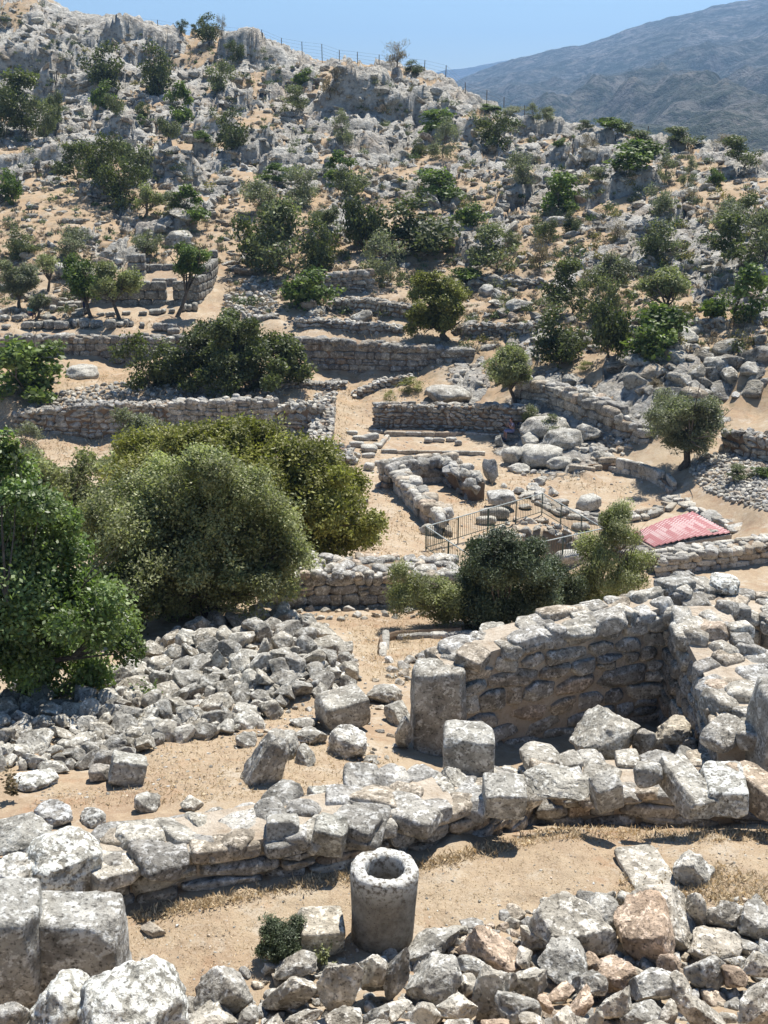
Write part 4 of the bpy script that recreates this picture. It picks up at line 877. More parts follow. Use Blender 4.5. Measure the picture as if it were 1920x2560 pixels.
rubble('rubble', 'loose stones behind the bulging wall on the left', [(60, 875), (130, 845), (250, 830), (380, 815), (420, 850), (600, 842), (600, 862), (400, 872), (250, 862), (60, 895)], 4, 9, 2500, 'stone_mid', 'far', y0=45, packing=.6, bright=1.1)
rubble('rubble', 'scattered stones on the slope around the round-crowned tree', [(900, 800), (960, 780), (1040, 770), (1110, 790), (1180, 830), (1250, 860), (1380, 900), (1370, 990), (1300, 1000), (1190, 1020), (1100, 1100), (1080, 1060), (1140, 1000), (1330, 975), (1250, 890), (1130, 850), (1000, 830)], 3, 9, 900, 'white_rock', 'far', y0=45, packing=.9)
rubble('rubble', 'stones fallen before the lower wall near the kerb', [(560, 1330), (640, 1318), (850, 1315), (980, 1318), (900, 1335), (760, 1340), (640, 1345), (560, 1345)], 5, 12, 260, 'white_rock', 'rub', y0=15, packing=.9)
rubble('rubble', 'rubble between the lower wall and the railing', [(880, 1225), (960, 1200), (1000, 1240), (1020, 1290), (980, 1300), (860, 1250)], 5, 12, 700, 'white_rock', 'rub', y0=26, packing=.7)
rubble('rubble', 'stones round the rim of the spring hole', [(1050, 1150), (1110, 1125), (1180, 1120), (1260, 1160), (1290, 1190), (1230, 1190), (1180, 1150), (1080, 1170), (1040, 1200), (1000, 1190)], 5, 13, 700, 'white_rock', 'rub', y0=30, packing=.7)
rubble('rubble', 'stones strewn on the slope between heap and pillar', [(650, 1500), (790, 1470), (850, 1440), (1000, 1400), (1000, 1430), (880, 1480), (870, 1560), (850, 1640), (800, 1660), (700, 1620), (500, 1600), (600, 1540)], 3, 11, 800, 'stone', 'rub', y0=11, packing=1.0)
rubble('rubble', 'stones lying around the room corner and kerb', [(830, 1430), (1000, 1400), (1040, 1380), (1050, 1420), (900, 1440), (860, 1480)], 6, 16, 300, 'stone', 'rub', y0=14, packing=.75)
rubble('pebbles', 'small pebbles on the dirt of the near terrace', [(280, 1990), (900, 1860), (1200, 1790), (1659, 1790), (1659, 1960), (1300, 1930), (1000, 2010), (720, 2100), (560, 2100), (430, 2212), (290, 2100)], 1.2, 5.0, 2600, 'stone', 'far', y0=3, packing=1.2, power=3, lift=.0, orange=.3, bright=1.1)
rubble('pebbles', 'small pebbles on the dirt left of the low wall', [(300, 1600), (520, 1580), (600, 1690), (480, 1720), (330, 1720), (60, 1740), (100, 1700), (300, 1700)], 1.5, 5.5, 1000, 'stone', 'far', y0=9, packing=1.2, power=3, lift=0, orange=.3)
rubble('pebbles', 'stones and pebbles scattered over the dirt path and bench terrace', [(700, 1000), (760, 870), (860, 800), (1000, 990), (1400, 1000), (1500, 1100), (1300, 1110), (960, 1200), (800, 1220), (740, 1320), (850, 1420), (770, 1440), (700, 1340), (800, 1150)], 1.2, 4.5, 2600, 'white_rock', 'far', y0=15, packing=1.2, power=2.5, lift=.1)

# loose rocks all over the hill
def hillscatter(name, label, n, fn, mat):
    k = 0; pl = Pile(); tries = 0
    while k < n and tries < n*6:
        tries += 1; px = rng.uniform(-60, 1720); py = rng.uniform(10, 760)
        if py < np.interp(px, rx, ry)+14: continue
        if px < 1000 and py > 690: continue
        if 180 < px < 490 and 570 < py < 700: continue
        p = hit(px, py, y0=52)
        if p.y > 150: continue
        s_ = np.array([p.x/p.y]); t_ = np.array([math.log(p.y)]); r_ = float(samp(rk, s_, t_)[0])
        if not fn(pl, p, r_, px, py): continue
        k += 1
    return link(name, pl.mesh(name, M[mat]), label=label, cat='rocks' if 'rock' in name else 'scrub', kind='stuff')
def frock(pl, p, r_, px, py):
    if r_ < .02 and rng.random() < .55: return False
    if r_ > .9 and rng.random() < .5: return False
    a = rng.choice([.12, .18, .26, .38, .6], p=[.38, .30, .20, .10, .02])*rng.uniform(.8, 1.2)*(.8+p.y/250)
    pl.add('far' if a < .3 else 'rub', (p.x, p.y, p.z+a*.1), (a*rng.uniform(1.1, 1.7), a*rng.uniform(.6, 1), a*rng.uniform(.4, .8)), rotm(.5+rng.normal()*.5, -.3+rng.normal()*.3, .2+rng.normal()*.3), gtint(rng, .04)); return True
hillscatter('hillside_rocks', 'countless loose limestone rocks strewn over the hillside', 3200, frock, 'stone_far')


def fscrub(pl, p, r_, px, py):
    g = rng; R_ = g.uniform(.22, .75); n = int(60+120*R_); d = g.normal(size=(n, 3)); d[:, 2] = np.abs(d[:, 2])*.8; d /= np.linalg.norm(d, axis=1)[:, None]
    c0 = np.array([p.x, p.y, p.z+.05])+d*R_*(g.random((n, 1))**.4)*(1+.5*vn3(d*2+g.uniform(0, 9), 2))[:, None]; q = g.normal(size=(n, 3)); q /= np.linalg.norm(q, axis=1)[:, None]
    e = np.cross(q, d); e /= np.linalg.norm(e, axis=1)[:, None]+1e-6; a = g.uniform(.05, .11, (n, 1))
    v = np.stack([c0-q*a, c0+e*a*.5, c0+q*a, c0-e*a*.5], 1).reshape(-1, 3); k = g.random(); t = (.9, .9, .9) if k < .4 else (.55, .68, .5) if k < .7 else (1.25, 1.0, .8)
    pl.raw(v, np.arange(n*4).reshape(-1, 4), tuple(np.array(t)*g.uniform(.75, 1.15))); return True
hillscatter('hill_scrub', 'small low bushes scattered thinly between the hillside rocks', 420, fscrub, 'lf_hill')
# ------------------------------------------------------------------ hollow column drum
b = hit(826, 2022, y0=6); Hc = (ray(828, 1872)[1]-ray(826, 2022)[1])*b.y; rr = 147/2*pxm(Vector((b.x, b.y, b.z+Hc)))
na, prof_ = 96, []
outer = [(0.0, .90), (.05, .93), (.3, .945), (.6, .965), (.85, .99), (.93, 1.0), (.975, .985), (1.0, .93)]
inner = [(1.0, .66), (.985, .60), (.95, .565), (.8, .55), (.6, .54), (.55, .50), (.54, .2), (.54, 0.001)]
cv = []
for zf, rf in outer+[(1.0, .8)]+inner:
    for i in range(na):
        a = 2*math.pi*i/na; q = np.array([[math.cos(a)*2.4, math.sin(a)*2.4, zf*4]])
        rad = rf*(1+.030*float(vn3(q, 3)[0])+.018*float(vn3(q*3.1, 4)[0])+.010*float(vn3(q*8, 4)[0])-.05*max(0, float(vn3(q*1.3+4, 8)[0])-.35)*(1 if zf > .8 else .4)) if rf > .01 else rf
        zz = zf+(.022*float(vn3(q*1.7, 7)[0]) if zf > .9 else 0)
        if .7 < rf < .99 and zf == 1.0: zz += .006*float(vn3(q*5, 9)[0])
        cv.append((math.cos(a)*rad*rr, math.sin(a)*rad*rr, zz*(Hc+.06)-.06))
nr = len(cv)//na; cf = [(r*na+i, r*na+(i+1) % na, (r+1)*na+(i+1) % na, (r+1)*na+i) for r in range(nr-1) for i in range(na)]
colm = mk_mesh('column_drum', np.array(cv), np.array(cf), M['column'])
co = link('column_drum', colm, loc=b, label='hollow round stone column drum standing in the near terrace', cat='column drum'); co.rotation_euler = (.0, .035, .4)

# ------------------------------------------------------------------ vegetation
LEAFN = {}
def leaves(lobes, nclump, per, csize, ls, lw, g, up=.35, out=.7, zmin=-.45, upright=0.0, tvar=.25, warm=0.0, shoot=.14):
    lob = np.array(lobes, float); area = lob[:, 3]*lob[:, 4]+lob[:, 3]*lob[:, 5]
    ns = max(14, nclump//13)                    # branch ends, each carrying a tuft of clumps
    k = g.choice(len(lob), ns, p=area/area.sum())
    d = g.normal(size=(ns, 3)); d /= np.linalg.norm(d, axis=1)[:, None]
    fl = d[:, 2] < zmin; d[fl, 2] *= -1
    rad = (1-np.abs(g.normal(size=ns))*.20)*(1+.38*vn3(d*2.4+lob[k, :3]*3+k[:, None]*7.3, 5))
    sh_ = (g.random(ns) < (shoot if upright < .6 else .35))&(d[:, 2] > -.3); rad[sh_] = 1+g.uniform(.05, .30, sh_.sum())
    sc0 = lob[k, :3]+d*lob[k, 3:6]*rad[:, None]; tone_ = 1+.16*g.normal(size=ns)
    q_ = g.integers(0, ns, nclump); ls3 = lob[k, 3:6].mean(1)
    spread_ = np.where(sh_, .16, .26)[q_]*ls3[q_]
    loose = g.random(nclump) < .22
    cc_ = sc0[q_]+g.normal(size=(nclump, 3))*spread_[:, None]*np.array([1, 1, .8])
    cc_[loose] = lob[k[q_[loose]], :3]+d[q_[loose]]*lob[k[q_[loose]], 3:6]*g.uniform(.3, .95, (loose.sum(), 1))+g.normal(size=(loose.sum(), 3))*ls3[q_[loose], None]*.3
    d = d[q_]
    keep = np.ones(nclump, bool)
    ct_ = (1+tvar*.7*g.normal(size=nclump))*tone_[q_]
    n = nclump*per; ci = np.repeat(np.arange(nclump), per)
    off = g.normal(size=(n, 3))*np.array([1, 1, .75]); ol = np.linalg.norm(off, axis=1)[:, None]; off = off/ol*np.minimum(ol, 1.7)
    ctr = cc_[ci]+off*csize
    nn = d[ci]*out+g.normal(size=(n, 3))*.75; nn[:, 2] += up; nn /= np.linalg.norm(nn, axis=1)[:, None]
    t = g.normal(size=(n, 3)); t[:, 2] += upright*3; t += off*.6
    a = t-nn*(t*nn).sum(1)[:, None]; a /= np.linalg.norm(a, axis=1)[:, None]+1e-9; b_ = np.cross(nn, a)
    s = (g.uniform(.65, 1.3, n))[:, None]; a = a*ls*s; b_ = b_*lw*s
    V = np.stack([ctr-a, ctr+b_-a*.1, ctr+a, ctr-b_-a*.1], 1).reshape(-1, 3)
    tt = np.clip(ct_[ci]*(1+.18*g.normal(size=n)), .45, 1.8)
    T = np.stack([tt*(1+warm*g.random(n)), tt, tt*.95], 1); T = np.repeat(T, 4, axis=0)
    F = np.arange(n*4).reshape(-1, 4); return V, F, T
def tube(pts, radii, sides=6):
    V = []; F = []
    for i, (p, r) in enumerate(zip(pts, radii)):
        q = pts[min(i+1, len(pts)-1)]-pts[max(i-1, 0)] if True else None
        q = np.array(q, float); q /= np.linalg.norm(q)+1e-9
        u = np.cross(q, [0.31, .2, .9]); u /= np.linalg.norm(u)+1e-9; v = np.cross(q, u)
        for k in range(sides):
            a = 2*math.pi*k/sides; V.append(np.array(p)+r*(math.cos(a)*u+math.sin(a)*v))
    for i in range(len(pts)-1):
        for k in range(sides): F.append((i*sides+k, i*sides+(k+1) % sides, (i+1)*sides+(k+1) % sides, (i+1)*sides+k))
    return np.array(V), np.array(F)
def limbs(base, targets, r0, g, split=.45, tw=.4):
    """trunk from base that forks towards crown points"""
    Vs = []; Fs = []; n = 0; base = np.array(base, float); T = np.array(targets, float)
    mid = base+(T.mean(0)-base)*split; mid = mid+g.normal(size=3)*np.array([.06, .06, 0])*np.linalg.norm(T.mean(0)-base)
    L = [([base-np.array([0, 0, .15]), base, base*.5+mid*.5+g.normal(size=3)*.04*r0*10, mid], [r0*1.5, r0*1.15, r0*.95, r0*.85])]
    for t in T:
        m1 = mid+(t-mid)*.45+g.normal(size=3)*np.linalg.norm(t-mid)*.12
        L.append(([mid-np.array([0, 0, r0*.3]), m1, t], [r0*.62, r0*.38, r0*.08]))
        for _ in range(3):
            e = t+g.normal(size=3)*np.linalg.norm(t-mid)*tw; L.append(([m1, (m1+e)/2+g.normal(size=3)*.05*np.linalg.norm(e-m1), e], [r0*.3, r0*.16, r0*.04]))
    for p, r in L:
        v, f = tube([np.array(q) for q in p], r); Vs.append(v); Fs.append(f+n); n += len(v)
    return np.concatenate(Vs), np.concatenate(Fs)
def mklobes(g, n, flat=1.0, low=.18):
    L = []
    for i in range(n):
        a = g.uniform(0, 6.28); r = math.sqrt(g.random())*.32; z = low+.12+g.random()*(.82-low-.12)
        s = g.uniform(.17, .30); L.append((math.cos(a)*r*(1.15-abs(z-.45)), math.sin(a)*r, z*1.0-s*.25, s, s, s*.95*flat))
    return L
SH = {'dark': ('lf_dark', dict(nclump=150, per=22, csize=.075, ls=.030, lw=.018)), 'green': ('lf_green', dict(nclump=130, per=20, csize=.07, ls=.038, lw=.026)),
      'olive': ('lf_olive', dict(nclump=130, per=24, csize=.085, ls=.034, lw=.012, upright=.4)), 'dry': ('lf_dry', dict(nclump=70, per=20, csize=.09, ls=.05, lw=.008, upright=.9)),
      'grey': ('lf_hill', dict(nclump=120, per=24, csize=.08, ls=.034, lw=.016, upright=.3)), 'yellow': ('lf_yellow', dict(nclump=80, per=20, csize=.08, ls=.035, lw=.015, upright=.5))}
VAR = {}
for kd, (mt, kw) in SH.items():
    for j in range(4):
        g = np.random.default_rng(500+j+hash_ if False else 500+j*7+len(kd)*31)
        lob = mklobes(g, 7+j, 1.0, .02); V, F, T = leaves(lob, g=g, zmin=-.7, **kw)
        tv, tf = limbs((0, 0, 0), [l[:3] for l in lob[:5]], .022, g, .3)
        me = mk_mesh('shrub_'+kd, np.concatenate([V, tv]), np.concatenate([F, tf+len(V)]), M[mt], np.concatenate([T, np.ones((len(tv), 3))]), smooth=False)
        me.materials.append(M['bark']); mi = np.zeros(len(F)+len(tf), np.int32); mi[len(F):] = 1; me.polygons.foreach_set('material_index', mi)
        mn = np.percentile(V, 3, axis=0); mx = np.percentile(V, 97.5, axis=0); VAR[kd, j] = (me, (mx[0]-mn[0]), mx[2])
KN = {'dark': 'dark green shrub', 'green': 'fresh green shrub', 'olive': 'grey-green wild olive bush', 'dry': 'dry brown bush', 'grey': 'dull grey-green shrub', 'yellow': 'yellow-green spurge cushion'}
def shrub(px, py, w_, h_, kd, hint, y0=45, Y=None, deep=1.0, size=''):
    p = hit(px, py, y0=y0, Y=Y); k = pxm(p); me, bw, bh = VAR[kd, int(rng.integers(4))]
    th = math.atan2(CAMZ-p.z, p.y)
    o = link('shrub', me, loc=(p.x, p.y+w_*k*.2, zt(p.x, p.y+w_*k*.2)-.05 if Y is None else p.z), label=(size+' ' if size else '')+KN[kd]+' '+hint, cat='shrub')
    s = w_*k/bw*.88; o.scale = (s, s*.85*deep, h_*.93*k/bh/math.cos(max(th, 0))*1.02); o.rotation_euler = (0, 0, rng.choice([-.5, 0, .4, 3.0, 2.6])); return o
S = [(50, 300, 115, 130, 'dark', 'below the big crag at the upper left edge', 'large'), (12, 305, 60, 110, 'dark', 'cut by the left edge below the big crag'), (98, 305, 66, 80, 'grey', 'right of the large one below the big crag'),
 (225, 205, 72, 90, 'dark', 'in the gully right of the big crag'), (216, 238, 48, 58, 'green', 'just under the dark shrub in the gully'), (338, 205, 62, 94, 'dark', 'tall and narrow below the jagged ridge'), (385, 270, 72, 86, 'green', 'with dark stem in the middle of the upper left slope'),
 (470, 207, 74, 64, 'grey', 'below the two humped ridge rocks'), (510, 138, 42, 42, 'dark', 'tucked against the two humped ridge rocks'), (450, 96, 46, 56, 'dark', 'standing tall on the skyline, left'), (392, 78, 26, 26, 'dark', 'small on the skyline left of the tall one'), (480, 92, 26, 44, 'dry', 'on the skyline right of the tall dark one'), (418, 79, 20, 22, 'dark', 'tiny on the skyline between two others'),
 (503, 326, 64, 82, 'dark', 'nearly black in the centre of the rocky left slope'), (628, 262, 60, 60, 'grey', 'below the split ridge boulder'), (652, 190, 42, 36, 'green', 'beside the split ridge boulder'), (714, 228, 46, 60, 'dry', 'left of the grey cliff'), (740, 322, 48, 70, 'olive', 'on a dark stem below the grey cliff'),
 (735, 395, 76, 66, 'green', 'right of centre on the rocky slope'), (762, 432, 76, 60, 'grey', 'just under the green shrub right of centre'), (590, 398, 74, 40, 'green', 'low and wide left of the centre of the slope'), (652, 448, 68, 82, 'olive', 'silvery above the big central thicket'), (565, 462, 74, 68, 'olive', 'left of the silvery one above the thicket'),
 (165, 402, 78, 88, 'dark', 'at the upper left of the big left thicket'), (215, 372, 62, 62, 'dark', 'on top of the big left thicket'), (215, 442, 112, 102, 'dark', 'filling the middle of the big left thicket'), (262, 462, 110, 102, 'dark', 'at the lower right of the big left thicket'), (288, 402, 84, 78, 'grey', 'at the upper right of the big left thicket'),
 (25, 440, 56, 66, 'green', 'at the left edge under the grey outcrop'), (405, 482, 88, 72, 'green', 'thin, above the temple trees'), (370, 470, 60, 60, 'grey', 'left of the thin one above the temple trees'), (155, 562, 62, 66, 'olive', 'above the temple on the left'), (440, 322, 32, 28, 'green', 'tiny between grey rocks left of centre'), (115, 284, 48, 62, 'grey', 'right of the shrubs at the left edge'),
 (310, 258, 36, 40, 'dark', 'small in the rocks below the jagged ridge'), (300, 273, 26, 22, 'green', 'very small beside the dark one in the rocks'), (365, 300, 48, 42, 'grey', 'dark and low left of the centre'), (560, 600, 130, 128, 'dark', 'forming the left third of the central thicket'), (630, 605, 140, 160, 'grey', 'tall olive-brown middle of the central thicket'), (690, 590, 70, 110, 'dark', 'right part of the central thicket'),
 (785, 548, 92, 112, 'dark', 'above the right end of the central thicket'), (857, 150, 48, 56, 'dry', 'standing on the skyline above the cliff'), (897, 162, 38, 28, 'dark', 'low on the skyline right of the dry one'), (948, 268, 76, 52, 'green', 'at the right foot of the grey cliff'), (958, 345, 68, 82, 'olive', 'on a dark stem below the cliff foot'),
 (1067, 335, 100, 68, 'dark', 'broad on the pale slope below the ridge fence'), (1065, 242, 42, 16, 'green', 'low on the ridge line left'), (1105, 252, 42, 20, 'olive', 'low on the ridge line right of the first low one'), (1152, 274, 36, 36, 'olive', 'rounded on the ridge line'), (1182, 278, 32, 34, 'olive', 'second rounded one on the ridge line'),
 (1259, 285, 38, 22, 'dark', 'flat on the ridge line under the mountain'), (1320, 294, 52, 26, 'green', 'wide on the ridge line under the mountain'), (1346, 294, 40, 30, 'dark', 'touching the wide green one on the ridge line'), (1278, 324, 40, 30, 'dry', 'dark on the pale rock slope'), (1208, 320, 32, 20, 'green', 'tiny on the pale rock slope'),
 (1403, 333, 84, 46, 'dark', 'broad at the top of the right slope'), (1485, 324, 86, 44, 'dark', 'broad and dark near the right end of the ridge'), (1608, 376, 84, 68, 'dark', 'rounded near the right edge of the ridge'), (1570, 322, 50, 32, 'dry', 'leaning near the right end of the ridge'), (1370, 402, 98, 68, 'green', 'bright and wide on the right slope'),
 (1438, 396, 52, 62, 'olive', 'touching the bright wide one on the right slope'), (1487, 406, 34, 62, 'olive', 'narrow and upright on the right slope'), (1128, 406, 54, 68, 'olive', 'upright on the slope right of the centre'), (1212, 458, 70, 78, 'green', 'bright and round on the right middle slope'), (945, 436, 92, 72, 'green', 'bright and wide in the centre of the slope'),
 (1010, 492, 70, 52, 'green', 'small leaved above the dense central bush'), (1238, 505, 34, 46, 'dark', 'small and upright right of the bright round one'), (1490, 440, 34, 34, 'dry', 'small and round on the right slope'), (1550, 402, 34, 34, 'green', 'small and bright near the right edge'), (1282, 398, 52, 38, 'grey', 'low and dark between pale slabs'),
 (1428, 480, 60, 66, 'olive', 'thin and bare on the right middle slope'), (1415, 552, 84, 78, 'grey', 'loose, above the forked tree on the right'), (1600, 605, 112, 122, 'dark', 'large mass near the right edge'), (1655, 570, 80, 115, 'olive', 'cut by the right edge above the large mass'), (1590, 696, 128, 118, 'green', 'dense and broad at the right edge below the large mass'),
 (920, 565, 156, 118, 'dark', 'dense and very wide in the centre above the round-crowned tree', 'huge'), (828, 612, 112, 104, 'olive', 'touching the left of the huge central one'), (1075, 600, 102, 102, 'grey', 'fluffy, right of the huge central one'), (1175, 528, 52, 48, 'grey', 'above the rocky gully right of centre'), (1165, 592, 44, 84, 'dry', 'upright in the rocky gully right of centre'),
 (905, 340, 28, 38, 'dark', 'tiny and dark below the cliff'), (655, 676, 116, 88, 'green', 'bright, at the right end of the temple terrace'), (318, 848, 124, 116, 'dark', 'rounded before the great terrace wall, left one', 'big'), (1237, 682, 98, 118, 'dark', 'tall at the upper left of the slope thicket'), (1217, 792, 98, 118, 'dark', 'at the lower left of the slope thicket'),
 (1317, 788, 92, 120, 'dark', 'in the middle of the slope thicket'), (1305, 700, 84, 90, 'grey', 'behind the slope thicket among white rocks'), (1417, 782, 108, 118, 'green', 'bright and dense at the right of the slope thicket'), (1265, 804, 34, 24, 'yellow', 'at the foot of the slope thicket'), (1480, 703, 34, 28, 'grey', 'small beside the forked tree'),
 (1197, 950, 50, 44, 'grey', 'cushion shaped on the grey outcrop'), (1142, 930, 38, 42, 'grey', 'against the wall end right of the seated person'), (1146, 1006, 36, 28, 'green', 'small and round on the bare white rock'), (885, 850, 54, 30, 'yellow', 'above the wall behind the bench'), (838, 872, 34, 26, 'yellow', 'at the left end above the wall behind the bench'),
 (50, 988, 92, 64, 'olive', 'grey and round before the bulging wall'), (60, 866, 140, 122, 'green', 'broad before the great terrace wall at the left edge', 'big'), (1600, 1112, 60, 26, 'dark', 'low below the gravel slope'), (1640, 1122, 40, 22, 'green', 'low below the gravel slope at the edge'), (1420, 835, 34, 26, 'dry', 'under the bright dense one of the slope thicket'),
 (1530, 885, 40, 26, 'yellow', 'small beside the grey track'), (320, 560, 60, 44, 'grey', 'dark behind the temple on the left'), (40, 560, 60, 60, 'grey', 'above the left olive tree'), (1110, 545, 44, 40, 'grey', 'small on white rock right of the fluffy one'), (700, 500, 60, 44, 'grey', 'low at the top of the central thicket'), (1570, 500, 60, 60, 'olive', 'above the large mass near the right edge'),
 (1600, 470, 70, 40, 'grey', 'low near the right edge below the ridge'), (1340, 520, 44, 40, 'dry', 'low on the slanting white slabs'), (1010, 610, 60, 34, 'green', 'low behind the round-crowned tree'), (250, 260, 40, 40, 'grey', 'in the rocks above the big left thicket')]
for q in S: shrub(*q[:6], size=q[6] if len(q) > 6 else '')
for px, py, w_, h_, hint in [(1000, 262, 44, 12, 'first')]: pass

def tree(label, bx, by, bbox, mat, nclump, per, csize, ls, lw, r0, nl=12, Y=None, y0=20, seed=1, flat=1.0, asp=.85, name='tree', up=.35, upright=0, tvar=.22, dy=0.0, cat='tree', zmin=-.45, low=0.0, bushy=None, warm=0.0, pl=None, shoot=.16, lob=(.24, .40), group=None, bark='bark'):
    """crown fills the picture box bbox=(x0,y0,x1,y1) at the distance of the foot (bx,by)"""
    g = np.random.default_rng(seed); p = hit(bx, by, Y=Y, y0=y0); Yc = p.y+dy
    x0, y0_, x1, y1 = bbox; s0, m0 = ray((x0+x1)/2, y0_); s1, m1 = ray((x0+x1)/2, y1)
    kk = pxm(Vector((p.x, Yc, p.z))); rx_ = (x1-x0)/2*kk; zt_ = CAMZ+m0*Yc; zb_ = CAMZ+m1*Yc; rz = (zt_-zb_)/2
    # a deep crown seen from above reaches further up the picture: shrink so that its outline fits
    th = math.atan2(CAMZ-(zt_+zb_)/2, Yc); ry_ = rx_*asp
    need = rz*math.cos(th); zz = math.sqrt(max(need**2-(ry_*math.sin(th))**2, (need*.8)**2))/math.cos(th); 
    C0 = np.array([s0*Yc-p.x, Yc-p.y, (zt_+zb_)/2-p.z])
    bushy = bushy if bushy is not None else zmin < -.6
    L = [(C0[0], C0[1], C0[2], rx_*.5, ry_*.5, zz*.5)]
    for i in range(nl):
        d = g.normal(size=3); d /= np.linalg.norm(d)
        if bushy and i % 3 == 0: d[2] = -abs(d[2])
        r = g.uniform(.45, .80); sz_ = g.uniform(*lob)
        L.append((C0[0]+d[0]*r*rx_, C0[1]+d[1]*r*ry_, C0[2]+d[2]*r*zz, rx_*sz_, ry_*sz_, zz*sz_*flat*1.1))
    if pl is not None:
        L = []
        xs_ = [q[0] for q in pl]; ext = (max(xs_)-min(xs_))*kk*.5*asp
        for (lx, ly, lr) in pl:
            dY = g.uniform(-.55, .55)*ext; Yl = Yc+dY; s_, m_ = ray(lx, ly); s0_, mm0 = ray(lx, ly); kl = pxm(Vector((s_*Yl, Yl, CAMZ+m_*Yl)))
            L.append((s_*Yl-p.x, Yl-p.y, CAMZ+m_*Yl-p.z, lr*kl, lr*kl*1.1, lr*kl*.92))
    root = empty(name, p, label, cat, group)
    V, F, T = leaves(L, nclump, per, csize, ls, lw, g, up=up, upright=upright, tvar=tvar, zmin=zmin, warm=warm, shoot=shoot)
    # keep leaves out of the soil
    q = V.reshape(-1, 4, 3); gz = samp(GZ, (q[:, 0, 0]+p.x)/(q[:, 0, 1]+p.y), np.log(np.maximum(q[:, 0, 1]+p.y, 2.5)))-p.z
    ok = q[:, 0, 2] > gz+.02; V = q[ok].reshape(-1, 3); T = T.reshape(-1, 4, 3)[ok].reshape(-1, 3); F = np.arange(len(V)).reshape(-1, 4)
    link('crown', mk_mesh('crown', V, F, M[mat], T, smooth=False), parent=root)
    if pl is not None:
        tv, tf = zip(*[limbs((g.normal()*r0*2, g.normal()*r0*2, 0), [L[j][:3] for j in range(k_, len(L), 3)], r0*.7, g, .30, .13) for k_ in range(3)]); n_ = 0; ff_ = []
        for a_, b_ in zip(tv, tf): ff_.append(b_+n_); n_ += len(a_)
        tv, tf = np.concatenate(tv), np.concatenate(ff_)
    else: tv, tf = limbs((0, 0, 0), [l[:3] for l in L[:8]], r0, g, .42)
    link('trunk', mk_mesh('trunk', tv, tf, M[bark]), parent=root)
    return root
# trees by the temple
tree('slender leaning almond tree with pale loose crown before the temple, middle one of three', 258, 690, (192, 565, 300, 652), 'lf_greygreen', 260, 40, .22, .085, .04, .13, y0=60, seed=4, tvar=.3)
tree('dark crowned tree standing left of the temple front beside the standing person', 196, 686, (126, 545, 228, 650), 'lf_green', 260, 40, .24, .085, .045, .13, y0=60, seed=5)
tree('slender leaning tree before the right end of the temple front wall', 383, 684, (352, 534, 442, 600), 'lf_green', 200, 40, .22, .08, .04, .12, y0=60, seed=6, tvar=.3)
tree('silvery olive tree at the left edge of the temple terrace', 42, 668, (-6, 568, 84, 650), 'lf_olive', 320, 44, .22, .085, .03, .12, y0=60, seed=7)
tree('small bent olive tree between the edge olive and the temple', 78, 690, (60, 640, 108, 676), 'lf_olive', 80, 36, .16, .08, .03, .09, y0=60, seed=8)
tree('thin almost bare tree left behind the temple', 104, 630, (70, 545, 140, 590), 'lf_grey' if False else 'lf_greygreen', 60, 30, .18, .07, .03, .09, y0=60, seed=9)
tree('small olive on a dark fork above the temple roofline', 315, 566, (285, 500, 345, 545), 'lf_olive', 80, 30, .2, .08, .03, .10, y0=70, seed=10)
# tree on the terrace, round crown
tree('round-crowned evergreen tree casting shade on the terrace path', 965, 736, (880, 604, 1024, 728), 'lf_mastic', 620, 46, .2, .075, .045, .20, y0=50, seed=12, nl=16)
tree('grey-green upright olive bush tree above the wall behind the bench', 1114, 872, (1026, 738, 1144, 858), 'lf_greygreen', 360, 44, .18, .07, .028, .10, y0=40, seed=13, nl=12, upright=.5, dy=-.5)
tree('windswept dark olive tree beside the gravel slope', 1474, 1012, (1368, 846, 1560, 985), 'lf_olive', 640, 60, .17, .065, .022, .17, y0=40, seed=14, nl=16, tvar=.3)
tree('forked wild pear tree on the tan slope at the right', 1435, 690, (1374, 582, 1492, 664), 'lf_greygreen', 260, 40, .2, .08, .04, .12, y0=50, seed=15)
tree('tall thin olive tree between the slope thickets on the right', 1335, 668, (1285, 545, 1362, 640), 'lf_olive', 160, 36, .22, .085, .03, .12, y0=50, seed=16)
tree('bare grey branched bush tree above the spring thicket on the left slope', 312, 470, (285, 400, 345, 450), 'lf_greygreen', 90, 30, .22, .09, .04, .1, y0=60, seed=17)
tree('broad dark carob bush hiding the middle of the great terrace wall', 500, 850, (376, 690, 650, 850), 'lf_dark', 900, 60, .24, .10, .05, .14, y0=50, seed=18, pl=[(395,795,40),(450,755,46),(520,742,50),(590,762,46),(628,792,28),(480,800,52),(550,808,48),(415,832,28),(600,822,28),(470,718,22),(540,712,20),(370,815,22)], nl=24, tvar=.3, zmin=-.8, shoot=.25, lob=(.18, .34))
